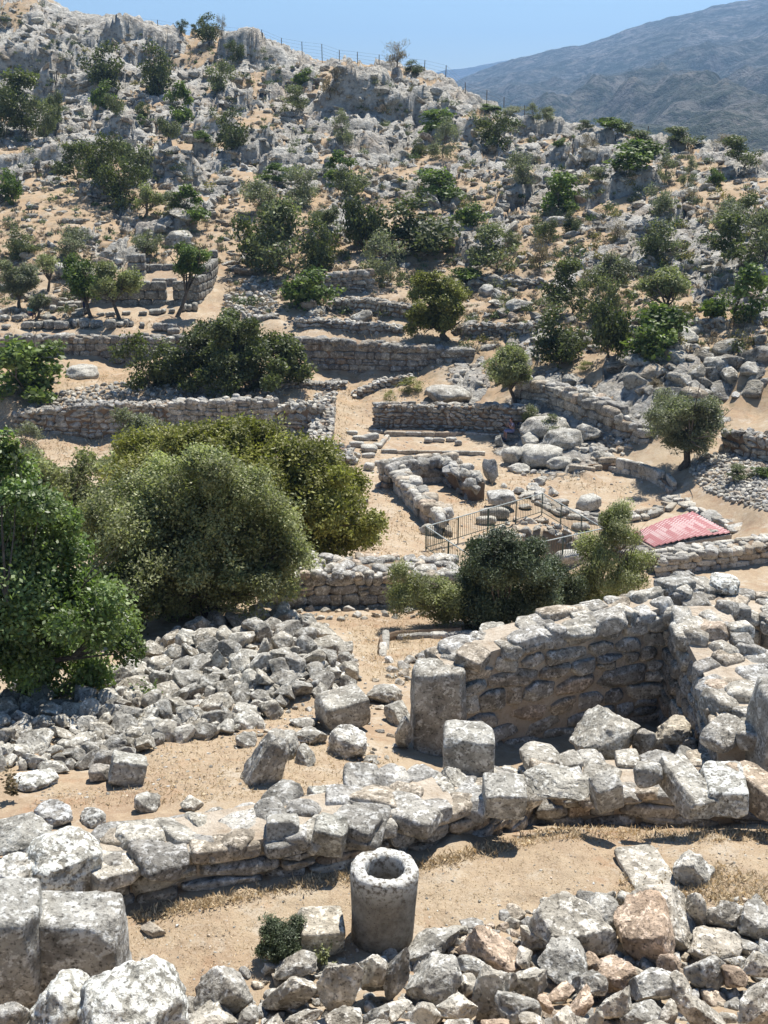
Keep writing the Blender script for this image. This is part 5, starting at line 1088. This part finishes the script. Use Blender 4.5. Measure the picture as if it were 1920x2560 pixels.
# left middle mass
tree('grey olive bush behind the mastic tree below the bulging wall', 300, 1030, (225, 880, 390, 1010), 'lf_olive', 420, 54, .2, .075, .026, .09, y0=30, seed=19, upright=.4, zmin=-.8, Y=47)
tree('dull green bush left behind the mastic tree', 160, 1100, (80, 965, 280, 1180), 'lf_greygreen', 800, 50, .2, .07, .035, .09, Y=38, seed=20, pl=[(120,1030,46),(180,1015,44),(225,1065,48),(150,1095,58),(90,990,28),(210,1130,50),(110,1130,60),(160,1180,50),(60,1060,40),(240,1000,24)], zmin=-.8)
tree('broad yellow-green mastic tree right behind the grey-green tree', 600, 1215, (240, 915, 815, 1225), 'lf_mastic', 2600, 62, .19, .055, .028, .16, Y=31, seed=21, pl=[(310,995,52),(395,965,44),(480,962,42),(560,965,42),(625,1000,56),(690,1010,44),(660,1080,76),(725,1080,54),(762,1145,44),(700,1155,58),(640,1180,50),(560,1050,80),(450,1030,80),(792,1178,24),(270,1030,36),(350,1040,60),(530,935,22),(425,938,20),(735,1015,24),(800,1130,20),(680,1195,30)], nl=38, tvar=.28, zmin=-.8, asp=.55, shoot=.24, lob=(.16, .32))
tree('dense grey-green tree with several pale stems behind the left heap', 440, 1338, (195, 1000, 655, 1350), 'lf_greygreen', 2900, 74, .14, .034, .020, .09, Y=22.2, seed=22, pl=[(300,1120,80),(400,1065,72),(500,1085,72),(570,1135,62),(245,1195,70),(350,1195,100),(460,1175,110),(570,1220,72),(300,1275,72),(420,1275,90),(535,1285,58),(232,1125,44),(480,1025,40),(335,1040,44),(612,1175,34),(210,1260,34),(600,1270,34),(370,1320,40),(260,1330,34),(480,1320,34),(430,1010,26)], nl=38, tvar=.28, zmin=-.7, asp=.7, shoot=.26, lob=(.15, .32))
tree('bright green carob tree filling the left edge', 60, 1480, (-150, 1000, 300, 1470), 'lf_carob', 1700, 56, .14, .038, .022, .09, Y=15.6, seed=23, pl=[(8, 1060, 54), (68, 1105, 54), (-10, 1150, 92), (105, 1180, 63), (45, 1250, 92), (152, 1245, 54), (180, 1320, 63), (101, 1350, 88), (226, 1375, 42), (17, 1380, 92), (161, 1415, 54), (73, 1435, 52), (240, 1300, 29), (-94, 1200, 96), (-94, 1360, 96), (-3, 985, 22), (45, 1020, 26), (129, 1110, 26), (208, 1215, 22), (268, 1345, 19), (268, 1410, 17)], nl=34, tvar=.34, zmin=-.9, asp=.7, up=.5, shoot=.34, lob=(.16, .32))
tree('low shaded green bush between the carob and the grey-green tree', 265, 1400, (190, 1190, 345, 1395), 'lf_dark', 700, 60, .12, .034, .02, .05, Y=20.5, seed=31, zmin=-.8)
# junipers
tree('dark juniper bush growing before the iron railing', 1085, 1365, (1000, 1145, 1180, 1372), 'lf_juniper', 1500, 60, .12, .035, .012, .05, Y=22.6, seed=24, pl=[(1082,1182,30),(1062,1220,40),(1112,1228,42),(1040,1278,44),(1100,1290,52),(1150,1250,34),(1060,1330,38),(1120,1332,38),(1018,1238,22),(1150,1190,20),(1035,1180,15),(1078,1152,12),(1165,1290,30),(1012,1310,26)], nl=26, zmin=-.9, upright=.3, tvar=.35, shoot=.3, lob=(.16, .32))
tree('sprawling grey juniper branch left of the dark juniper', 1010, 1345, (848, 1235, 1030, 1352), 'lf_greygreen', 620, 44, .10, .034, .010, .035, Y=22.4, seed=25, pl=[(880,1290,30),(930,1288,34),(980,1290,30),(868,1240,16),(1000,1310,28),(925,1330,20),(900,1262,18),(960,1330,20)], nl=10, zmin=-.9, upright=.3, asp=.6)
tree('small juniper bush right of the dark juniper', 1200, 1330, (1145, 1205, 1250, 1340), 'lf_juniper', 620, 50, .11, .034, .012, .04, Y=24.0, seed=26, pl=[(1200,1240,28),(1218,1285,32),(1180,1290,32),(1235,1255,20),(1185,1225,16),(1200,1325,28)], nl=9, zmin=-.9, upright=.3)
tree('wispy tall juniper bush before the pink roof', 1300, 1320, (1225, 1075, 1410, 1320), 'lf_greygreen', 900, 46, .12, .034, .011, .05, Y=24.6, seed=27, pl=[(1300,1200,34),(1270,1260,42),(1330,1250,38),(1382,1218,22),(1342,1150,26),(1345,1105,15),(1350,1078,9),(1290,1302,36),(1400,1135,9),(1270,1180,16),(1390,1275,20),(1250,1300,24),(1345,1300,26),(1318,1120,9),(1370,1170,12)], nl=22, zmin=-.9, upright=.8, tvar=.35, lob=(.12, .28))
tree('small dark thorny bush beside the pale block and the column drum', 600, 2070, (538, 1972, 652, 2072), 'lf_juniper', 420, 60, .035, .011, .005, .012, y0=6, seed=28, nl=9, zmin=-.9, upright=.3, cat='shrub', name='shrub')
# thistle and green sprigs
def sprig(label, px, py, w_, h_, mat, n, Y=None, y0=3, name='plant', lw=.12, cat='plant', seed=3):
    g = np.random.default_rng(seed); p = hit(px, py, y0=y0, Y=Y); k = pxm(p); H = h_*k; W = w_*k/2; V = []; T = []
    for i in range(n):
        a = g.uniform(0, 6.28); o = np.array([math.cos(a), math.sin(a), 0])*W*g.uniform(.1, 1); tip = o+np.array([0, 0, H*g.uniform(.4, 1)]); 
        m_ = tip*.5+np.array([0, 0, H*.1])
        for q in range(9):
            f = .25+.75*q/8; c0 = (1-f)**2*np.zeros(3)+2*f*(1-f)*m_+f*f*tip
            d = g.normal(size=3); d[2] = abs(d[2])*.4; d /= np.linalg.norm(d); L = H*.16*(1.2-f*.5); sd_ = np.cross(d, g.normal(size=3)); sd_ /= np.linalg.norm(sd_)
            V += [c0, c0+d*L*.5+sd_*L*lw*2, c0+d*L, c0+d*L*.5-sd_*L*lw*2]; T += [[g.uniform(.7, 1.3)]*3]*4
    V = np.array(V); return link(name, mk_mesh(name, V, np.arange(len(V)).reshape(-1, 4), M[mat], np.array(T), smooth=False), loc=p, label=label, cat=cat)
sprig('small grey-green thistle in front of the pale rounded block', 695, 2088, 90, 64, 'lf_greygreen', 16, seed=4)
sprig('green carob shoots sprouting from the left heap, right tuft', 315, 1520, 80, 60, 'lf_carob', 14, y0=9, seed=5, lw=.2)
sprig('green carob shoots sprouting from the left heap, left tuft', 165, 1500, 40, 50, 'lf_carob', 8, y0=9, seed=6, lw=.2)
sprig('dry brown weed stalk at the left edge above the low wall', 28, 1730, 40, 90, 'lf_dry', 14, y0=8, seed=7)
sprig('dry twigs on the lower right corner of the front heap', 1560, 2120, 170, 90, 'lf_dry', 22, y0=3, seed=8, lw=.05)
for i, (px, py, hint) in enumerate([(880, 1385, 'by the kerb'), (1130, 1700, 'before the room'), (1510, 1640, 'in the room corner'), (660, 1650, 'by the tumbled group'), (300, 1560, 'at the foot of the left heap')]):
    sprig('dry brown weed tuft '+hint, px, py, 60, 34, 'lf_dry', 12, y0=9, seed=20+i)

# dry grass, straw and hill tussocks
def grass(name, label, P, n, h0, h1, mat, y0=3, flat=.5, lw=.06, blades=1, spread=.0):
    g = rng; xs = [q[0] for q in P]; ys = [q[1] for q in P]; V = []; T = []; k = 0
    while k < n:
        x, y = g.uniform(min(xs), max(xs)), g.uniform(min(ys), max(ys))
        if not inpoly(x, y, P): continue
        k += 1; p = hit(x, y, y0=y0); tv = g.uniform(.6, 1.25)
        for _ in range(blades):
            o = np.array([p.x, p.y, p.z])+np.array([g.normal()*spread, g.normal()*spread, -.004]); L = g.uniform(h0, h1)
            d = g.normal(size=3); d[2] = abs(d[2])*(1/flat)+.1; d /= np.linalg.norm(d); s_ = np.cross(d, g.normal(size=3)); s_ /= np.linalg.norm(s_)+1e-6; s_ *= L*lw
            V += [o-s_, o+s_, o+d*L*.7+s_*.6+g.normal(size=3)*L*.06, o+d*L+g.normal(size=3)*L*.12]; T += [[tv]*3]*4
    V = np.array(V); return link(name, mk_mesh(name, V, np.arange(len(V)).reshape(-1, 4), M[mat], np.array(T), smooth=False), label=label, cat='dry grass', kind='stuff')
grass('dry_grass', 'straw coloured dry grass over the near terrace', [(280, 1975), (900, 1862), (1190, 1790), (1700, 1795), (1700, 1960), (1300, 1925), (1000, 1990), (900, 2010), (760, 2060), (560, 2110), (430, 2190), (280, 2090)], 12000, .012, .045, 'straw', flat=2.2, blades=2, spread=.03, lw=.02)
grass('dry_grass', 'taller dry grass along the foot of the low walls', [(280, 1975), (640, 1905), (900, 1865), (1190, 1790), (1700, 1795), (1700, 1822), (1210, 1815), (900, 1885), (640, 1925), (300, 1995)], 2600, .02, .09, 'straw', flat=.8, blades=4, spread=.03, lw=.014)
grass('dry_grass', 'taller dry grass round the slab and the triangular stone', [(1340, 1900), (1560, 1870), (1659, 1900), (1659, 1960), (1450, 1960), (1340, 1960)], 1100, .02, .09, 'straw', flat=.8, blades=4, spread=.03, lw=.014)
grass('dry_grass', 'dry grass on the slope between the heap and the low wall', [(300, 1600), (520, 1580), (660, 1500), (760, 1600), (880, 1640), (700, 1720), (330, 1740), (60, 1750), (120, 1700), (300, 1700)], 5000, .02, .07, 'straw', y0=9, flat=1.4, blades=2, spread=.03, lw=.02)
grass('dry_grass', 'dry grass beside the pathway behind the lower kerb', [(720, 1330), (1000, 1330), (1000, 1375), (880, 1480), (790, 1470), (760, 1400)], 3000, .03, .09, 'straw', y0=14, flat=1.2, blades=2, spread=.05, lw=.02)
grass('dry_grass', 'bleached dry grass over the middle terraces and path edges', [(640, 1230), (700, 900), (760, 800), (900, 800), (1000, 850), (820, 870), (830, 1020), (930, 1170), (1000, 1000), (1200, 1020), (1500, 1080), (1300, 1060), (1000, 1110), (960, 1200), (860, 1220)], 2600, .06, .2, 'straw', y0=26, flat=1.2, blades=3, spread=.16, lw=.05)
grass('dry_grass', 'bleached dry grass along the great terrace and before the bulging wall', [(0, 690), (400, 690), (1000, 735), (1000, 760), (600, 712), (0, 712), (0, 800), (400, 800), (600, 840), (700, 850), (760, 830), (740, 1000), (250, 1000), (0, 1000)], 3600, .08, .24, 'straw', y0=45, flat=1.1, blades=3, spread=.2, lw=.06)
def ftuss(pl, p, r_, px, py):
    if r_ > .75 and rng.random() < .7: return False
    g = rng; s_ = g.uniform(.10, .34); kind = g.random(); c_ = (.42, .44, .50) if kind < .5 else (.27, .30, .35) if kind < .75 else (.20, .29, .26)
    n = 26; d = g.normal(size=(n, 3)); d[:, 2] = np.abs(d[:, 2])+.3; d /= np.linalg.norm(d, axis=1)[:, None]
    q = g.normal(size=(n, 3)); q /= np.linalg.norm(q, axis=1)[:, None]; b0 = np.array([p.x, p.y, p.z])+g.normal(size=(n, 3))*s_*.35*np.array([1, 1, .15]); w0 = q*s_*.16
    v = np.stack([b0-w0, b0+w0, b0+d*s_+w0*.5, b0+d*s_-w0*.5], 1).reshape(-1, 3)
    pl.raw(v, np.arange(n*4).reshape(-1, 4), tuple(np.array(c_)*g.uniform(.7, 1.4)*1.6)); return True
hillscatter('hill_tussocks', 'low dry tussocks and cushion scrub dotted over the hillside', 3000, ftuss, 'straw')

# ------------------------------------------------------------------ iron railing round the spring
def bar(a, b2, r, sides=5):
    return tube([np.array(a, float), np.array(b2, float)], [r, r], sides)
cor = [hit(920, 1190, y0=30), hit(1170, 1112, y0=30), hit(1301, 1193, y0=30), hit(1020, 1261, y0=28)]
rail = empty('iron_railing', cor[0], 'green iron railing with thin bars round the spring hole', 'railing')
o0 = np.array(cor[0])
def acc(items, name, mat):
    Vs = []; Fs = []; n = 0
    for v, f in items: Vs.append(v); Fs.append(f+n); n += len(v)
    return link(name, mk_mesh(name, np.concatenate(Vs)-o0, np.concatenate(Fs), M[mat]), parent=rail)
RH = .92
for i in range(4):
    a, b2 = np.array(cor[i]), np.array(cor[(i+1) % 4]); L = np.linalg.norm(b2-a); up_ = np.array([0, 0, 1.0])
    acc([bar(a+up_*RH, b2+up_*RH, .022)], 'top_rail', 'rail'); acc([bar(a+up_*.13, b2+up_*.13, .016)], 'bottom_rail', 'iron')
    nb = int(L/.125); acc([bar(a+(b2-a)*j/nb+up_*.13, a+(b2-a)*j/nb+up_*RH, .0095, 4) for j in range(1, nb)], 'bars', 'iron')
    npst = max(2, int(L/2.4)+1)
    for j in range(npst): q = a+(b2-a)*j/npst; acc([bar(q-up_*.15, q+up_*(RH+.01), .026)], 'post', 'iron')

# ------------------------------------------------------------------ pink roof over the mosaic
rc_ = [ground(1370, 41.6), ground(1495, 44.4), ground(1578, 41.9), ground(1412, 39.9)]
zr = {0: (1365, 1155), 1: (1495, 1107), 2: (1578, 1152), 3: (1412, 1182)}
Zr = CAMZ-14.45; Q = []
for i in range(4):
    s, m_ = ray(*zr[i]); Yq = (Zr-CAMZ)/m_; Q.append(np.array([s*Yq, Yq, Zr]))
nu, nv_ = 120, 160; u_, v_ = np.meshgrid(np.linspace(0, 1, nu), np.linspace(0, 1, nv_))
P_ = (Q[0][None, None]*((1-u_)*(1-v_))[..., None]+Q[1][None, None]*(u_*(1-v_))[..., None]+Q[2][None, None]*(u_*v_)[..., None]+Q[3][None, None]*((1-u_)*v_)[..., None])
Lu = np.linalg.norm(Q[1]-Q[0]); Lv = np.linalg.norm(Q[3]-Q[0])
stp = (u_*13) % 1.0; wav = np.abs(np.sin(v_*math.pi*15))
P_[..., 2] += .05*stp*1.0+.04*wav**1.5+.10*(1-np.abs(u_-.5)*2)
glint = (_h(np.floor(u_*13), np.floor(v_*5+u_*2), np.zeros_like(u_), 9) > .45)*(np.sin(v_*math.pi*28) > .0)*(stp > .18)*(stp < .9)  # patchy whitish dashes: sun glints along the tiles, painted into the roof tint
rt_t = np.where(glint[..., None] > 0, np.array([1.35, 2.3, 2.2]), np.array([1.0, 1.0, 1.0])*(1-.35*(stp[..., None] < .09)))
i_ = np.arange(nu*nv_).reshape(nv_, nu); F = np.stack([i_[:-1, :-1], i_[:-1, 1:], i_[1:, 1:], i_[1:, :-1]], -1).reshape(-1, 4)
rt = empty('mosaic_roof', Q[3], 'pink-red tile-pattern roof sheets on the low square building', 'roof')
o0 = Q[3]
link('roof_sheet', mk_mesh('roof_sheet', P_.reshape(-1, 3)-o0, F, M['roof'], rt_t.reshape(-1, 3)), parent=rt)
ctrQ = sum(Q)/4; ring = []
for s_ in (1.0, 1.03): ring.append([ctrQ+(q-ctrQ)*s_ for q in Q])
vv = []; 
for lev, zz in ((0, -.02), (1, -.05), (1, -1.0)):
    for q in ring[lev]: vv.append(np.array([q[0], q[1], Zr+zz])-o0)
ff = [(l*4+i, l*4+(i+1) % 4, (l+1)*4+(i+1) % 4, (l+1)*4+i) for l in range(2) for i in range(4)]
link('cement_rim', mk_mesh('cement_rim', np.array(vv), np.array(ff), M['mortar'], smooth=False), parent=rt)

# ------------------------------------------------------------------ fence on the ridge
FPX = [(291, 55), (340, 62), (374, 72), (565, 84), (608, 108), (652, 120), (695, 130), (733, 133), (772, 140), (819, 142), (918, 152), (964, 175), (1005, 208), (1052, 215), (1089, 225), (1133, 250), (1260, 300), (1401, 300)]
tops = [38, 43, 50, 64, 82, 90, 95, 108, 112, 118, 130, 141, 178, 195, 210, 228, 270, 272]
fo = None; prev = None; wires = []
for (px, pb), pt_ in zip(FPX, tops):
    Yf = float(hillY(np.interp(px, rx, ry), px))+.6; s, m0 = ray(px, pt_); top_ = np.array([s*Yf, Yf, CAMZ+m0*Yf]); bz_ = min(zt(s*Yf, Yf)-.4, top_[2]-1.0)
    if fo is None:
        fo = empty('ridge_fence', (top_[0], top_[1], bz_), 'thin wire fence on dark posts along the skyline', 'fence'); fo0 = np.array([top_[0], top_[1], bz_])
    bt = np.array([top_[0]+rng.normal()*.05, top_[1], bz_]); v, f = bar(bt-fo0, top_-fo0, .045)
    link('fence_post', mk_mesh('fence_post', v, f, M['post']), parent=fo)
    if prev is not None:
        for h_ in (.02, .35, .7, 1.05, 1.4): wires.append(bar(prev-np.array([0, 0, h_])-fo0, top_-np.array([0, 0, h_])-fo0, .008, 3))
    prev = top_
Vs = []; Fs = []; n = 0
for v, f in wires: Vs.append(v); Fs.append(f+n); n += len(v)
link('fence_wire', mk_mesh('fence_wire', np.concatenate(Vs), np.concatenate(Fs), M['post']), parent=fo)

# ------------------------------------------------------------------ people
def skin(name, chains, mat, parent, label=None, sub=1):
    V = []; E = []; Rr = []; key = {}
    for ch in chains:
        last = None
        for (p, r) in ch:
            kk = tuple(round(x, 4) for x in p)
            if kk not in key: key[kk] = len(V); V.append(p); Rr.append(r)
            i = key[kk]
            if last is not None and last != i: E.append((last, i))
            last = i
    me = bpy.data.meshes.new(name); me.from_pydata(V, E, []); me.update(); o = link(name, me, parent=parent)
    md = o.modifiers.new('skin', 'SKIN')
    for i, sv_ in enumerate(me.skin_vertices[0].data): r = Rr[i]; sv_.radius = r if hasattr(r, '__len__') else (r, r)
    me.skin_vertices[0].data[0].use_root = True
    s2 = o.modifiers.new('sub', 'SUBSURF'); s2.levels = sub; s2.render_levels = sub
    me.materials.append(M[mat]); return o
def hand(w_, d, side):
    """palm and five bent fingers from the wrist w_ along direction d"""
    w_ = np.array(w_); d = np.array(d, float); d /= np.linalg.norm(d); s_ = np.array(side, float); s_ /= np.linalg.norm(s_); b_ = np.cross(d, s_)
    out = []; palm = w_+d*.05
    for k, (o, L) in enumerate([(-.028, .068), (-.010, .078), (.010, .073), (.028, .058)]):
        a = palm+s_*o+d*.03
        out.append([(tuple(w_), .022), (tuple(palm), (.034, .016)), (tuple(a), .0095), (tuple(a+d*L*.5+b_*.012), .0085), (tuple(a+d*L*.8+b_*.035), .0075)])
    out.append([(tuple(w_), .022), (tuple(w_+d*.02-s_*.035), .011), (tuple(w_+d*.055-s_*.05+b_*.01), .009)])
    return out
def person(label, loc, rz, pose, top, bottom, hat=None, sc=1.0, hair=True, extra=None):
    root = empty('person', loc, label, 'person', rz=rz); root.scale = (sc,)*3
    P = pose
    pel = P['pelvis']; ch = []
    ch.append([(pel, (.15, .11)), (P['waist'], (.13, .10)), (P['chest'], (.155, .11)), (P['neck0'], (.075, .065)), (P['neck'], .055), (P['chin'], (.06, .07)), (P['head'], (.078, .092)), (P['crown'], (.055, .065))])
    ch.append([(P['head'], (.078, .092)), (P['nose'], .014)])
    for sd in ('l', 'r'):
        ch.append([(P['chest'], (.155, .11)), (P['sh'+sd], .058), (P['el'+sd], .042), (P['wr'+sd], .027)])
        ch += hand(P['wr'+sd], P['hd'+sd], P['hs'+sd])
        ch.append([(pel, (.15, .11)), (P['hip'+sd], .088), (P['kn'+sd], .058), (P['an'+sd], .038), (P['to'+sd], (.04, .028))])
    skin('body', ch, 'skin', root, sub=2)
    up = [[(P['waist'], (.145, .115)), (P['chest'], (.17, .125)), (P['neck0'], (.09, .08))]]
    for sd in ('l', 'r'):
        e = tuple(np.array(P['sh'+sd])*.45+np.array(P['el'+sd])*.55); up.append([(P['chest'], (.17, .125)), (P['sh'+sd], .073), (e, .06)])
    skin('shirt', up, top, root, sub=2)
    lo = [[(P['waist'], (.145, .118)), (pel, (.168, .13))]]
    for sd in ('l', 'r'):
        e = tuple(np.array(P['kn'+sd])*.75+np.array(P['an'+sd])*.25) if P.get('long') is None else tuple(np.array(P['kn'+sd])*.12+np.array(P['an'+sd])*.88)
        lo.append([(pel, (.168, .13)), (P['hip'+sd], .105), (P['kn'+sd], .075), (e, .06)])
    skin('trousers', lo, bottom, root, sub=2)
    for sd in ('l', 'r'):
        a = np.array(P['an'+sd]); t = np.array(P['to'+sd]); skin('shoe', [[(tuple(a+(t-a)*.0), .05), (tuple(a+(t-a)*.55), (.048, .04)), (tuple(t+(t-a)*.15), (.042, .03))]], 'dark', root)
    hd = np.array(P['head']); cr = np.array(P['crown']); bk = hd-(np.array(P['nose'])-hd)*.35
    if hair: skin('hair', [[(tuple(bk-(cr-hd)*.5), .075), (tuple(bk+(cr-hd)*.35), .095), (tuple(cr*.9+bk*.1+(cr-hd)*.15), .08), (tuple(cr*.55+np.array(P['nose'])*.45+(cr-hd)*.35), .045)]], 'hair', root, sub=2)
    if hat:
        bm = bmesh.new(); bmesh.ops.create_cone(bm, cap_ends=True, segments=24, radius1=.17, radius2=.165, depth=.015, matrix=Matrix.Translation((0, 0, 0)))
        bmesh.ops.create_cone(bm, cap_ends=True, segments=24, radius1=.10, radius2=.08, depth=.10, matrix=Matrix.Translation((0, 0, .055)))
        me = bpy.data.meshes.new('hat'); bm.to_mesh(me); bm.free(); me.materials.append(M[hat]); h = link('hat', me, parent=root); h.location = tuple(cr-(cr-hd)*.25)
    for s_ in (-1, 1):
        f = np.array(P['nose'])-hd; f /= np.linalg.norm(f); side = np.cross(f, [0, 0, 1.0]); e = hd+f*.078+side*s_*.032+np.array([0, 0, .015])
        v, fa = ICO[2]; link('eye', mk_mesh('eye', v*.011+e, fa, M['dark']), parent=root)
    return root
sit = dict(pelvis=(0, 0, .10), waist=(-.02, 0, .28), chest=(-.07, 0, .45), neck0=(-.10, 0, .56), neck=(-.13, 0, .61), chin=(-.16, 0, .67), head=(-.165, 0, .74), crown=(-.15, 0, .82), nose=(-.265, -.02, .72),
           shl=(-.08, -.18, .52), ell=(-.25, -.24, .32), wrl=(-.34, -.13, .50), shr=(-.08, .18, .52), elr=(-.30, .16, .30), wrr=(-.40, .05, .46), hdl=(-.2, .2, .8), hsl=(.5, .5, 0), hdr=(-.4, -.1, .7), hsr=(.5, .5, 0),
           hipl=(-.05, -.10, .09), knl=(-.46, -.13, .13), anl=(-.46, -.13, -.30), tol=(-.60, -.13, -.36), hipr=(-.05, .10, .09), knr=(-.46, .10, .13), anr=(-.50, .10, -.30), tor=(-.64, .10, -.36))
p = hit(1108, 948, y0=50)
person('person in mauve top and lavender shorts sitting on the stone bench with hands raised', (p.x, p.y, p.z+.34), .25, sit, 'shirt', 'lav', sc=.9)
std = dict(pelvis=(0, 0, .90), waist=(0, 0, 1.05), chest=(0, 0, 1.26), neck0=(0, 0, 1.38), neck=(0, -.01, 1.43), chin=(0, -.03, 1.49), head=(0, -.03, 1.56), crown=(0, -.02, 1.65), nose=(0, -.135, 1.545), long=1,
           shl=(-.18, 0, 1.34), ell=(-.24, .02, 1.08), wrl=(-.22, -.10, .86), shr=(.18, 0, 1.34), elr=(.25, .02, 1.08), wrr=(.22, -.12, .88), hdl=(0, -.2, -1), hsl=(0, 1, 0), hdr=(0, -.2, -1), hsr=(0, 1, 0),
           hipl=(-.09, 0, .86), knl=(-.10, -.03, .48), anl=(-.11, 0, .08), tol=(-.13, -.14, .03), hipr=(.09, 0, .86), knr=(.11, -.02, .48), anr=(.12, 0, .08), tor=(.14, -.14, .03))
p = hit(186, 678, y0=60)
person('standing person in purple top and straw hat beside the dark crowned tree', p, .3, std, 'purple', 'dark', hat='hat', sc=.93)
p = hit(66, 694, y0=60); sit2 = dict(sit)
person('person in turquoise top and white cap sitting among the blocks under the left olive', (p.x, p.y, p.z+.32), -1.9, sit, 'turq', 'dark', hat='white', sc=.88)
# bag beside the bench
pb_ = hit(1110, 935, y0=50)
v, f = rock(900, 4, 4, 3, .8, .04); bg_ = link('bag', mk_mesh('bag', v*np.array([.20, .14, .24]), f, M['dark']), loc=(pb_.x+.35, pb_.y+.1, pb_.z+.32), label='dark blue bag standing on the bench behind the seated person', cat='bag')
v, f = tube([np.array([-.09, 0, .2]), np.array([-.06, 0, .33]), np.array([.06, 0, .33]), np.array([.09, 0, .2])], [.012]*4); link('handle', mk_mesh('handle', v, f, M['dark']), parent=bg_)

# grey track on the right
# ------------------------------------------------------------------ haze
bm = bmesh.new(); bmesh.ops.create_cube(bm, size=1.0); me = bpy.data.meshes.new('haze'); bm.to_mesh(me); bm.free()
hz = link('haze', me, kind='stuff', label='thin blue summer haze over the valley and mountains', cat='haze')
hz.location = (1000, 2740, 160); hz.scale = (12000, 5560, 430)
m = bpy.data.materials.new('haze'); m.use_nodes = True; t_ = m.node_tree; t_.nodes.remove(t_.nodes['Principled BSDF'])
pv = t_.nodes.new('ShaderNodeVolumePrincipled'); pv.inputs['Color'].default_value = (.34, .60, 1.0, 1); pv.inputs['Density'].default_value = .00023; pv.inputs['Anisotropy'].default_value = .35
t_.links.new(pv.outputs[0], t_.nodes['Material Output'].inputs['Volume']); me.materials.append(m)
m.cycles.homogeneous_volume = True if hasattr(m.cycles, 'homogeneous_volume') else None
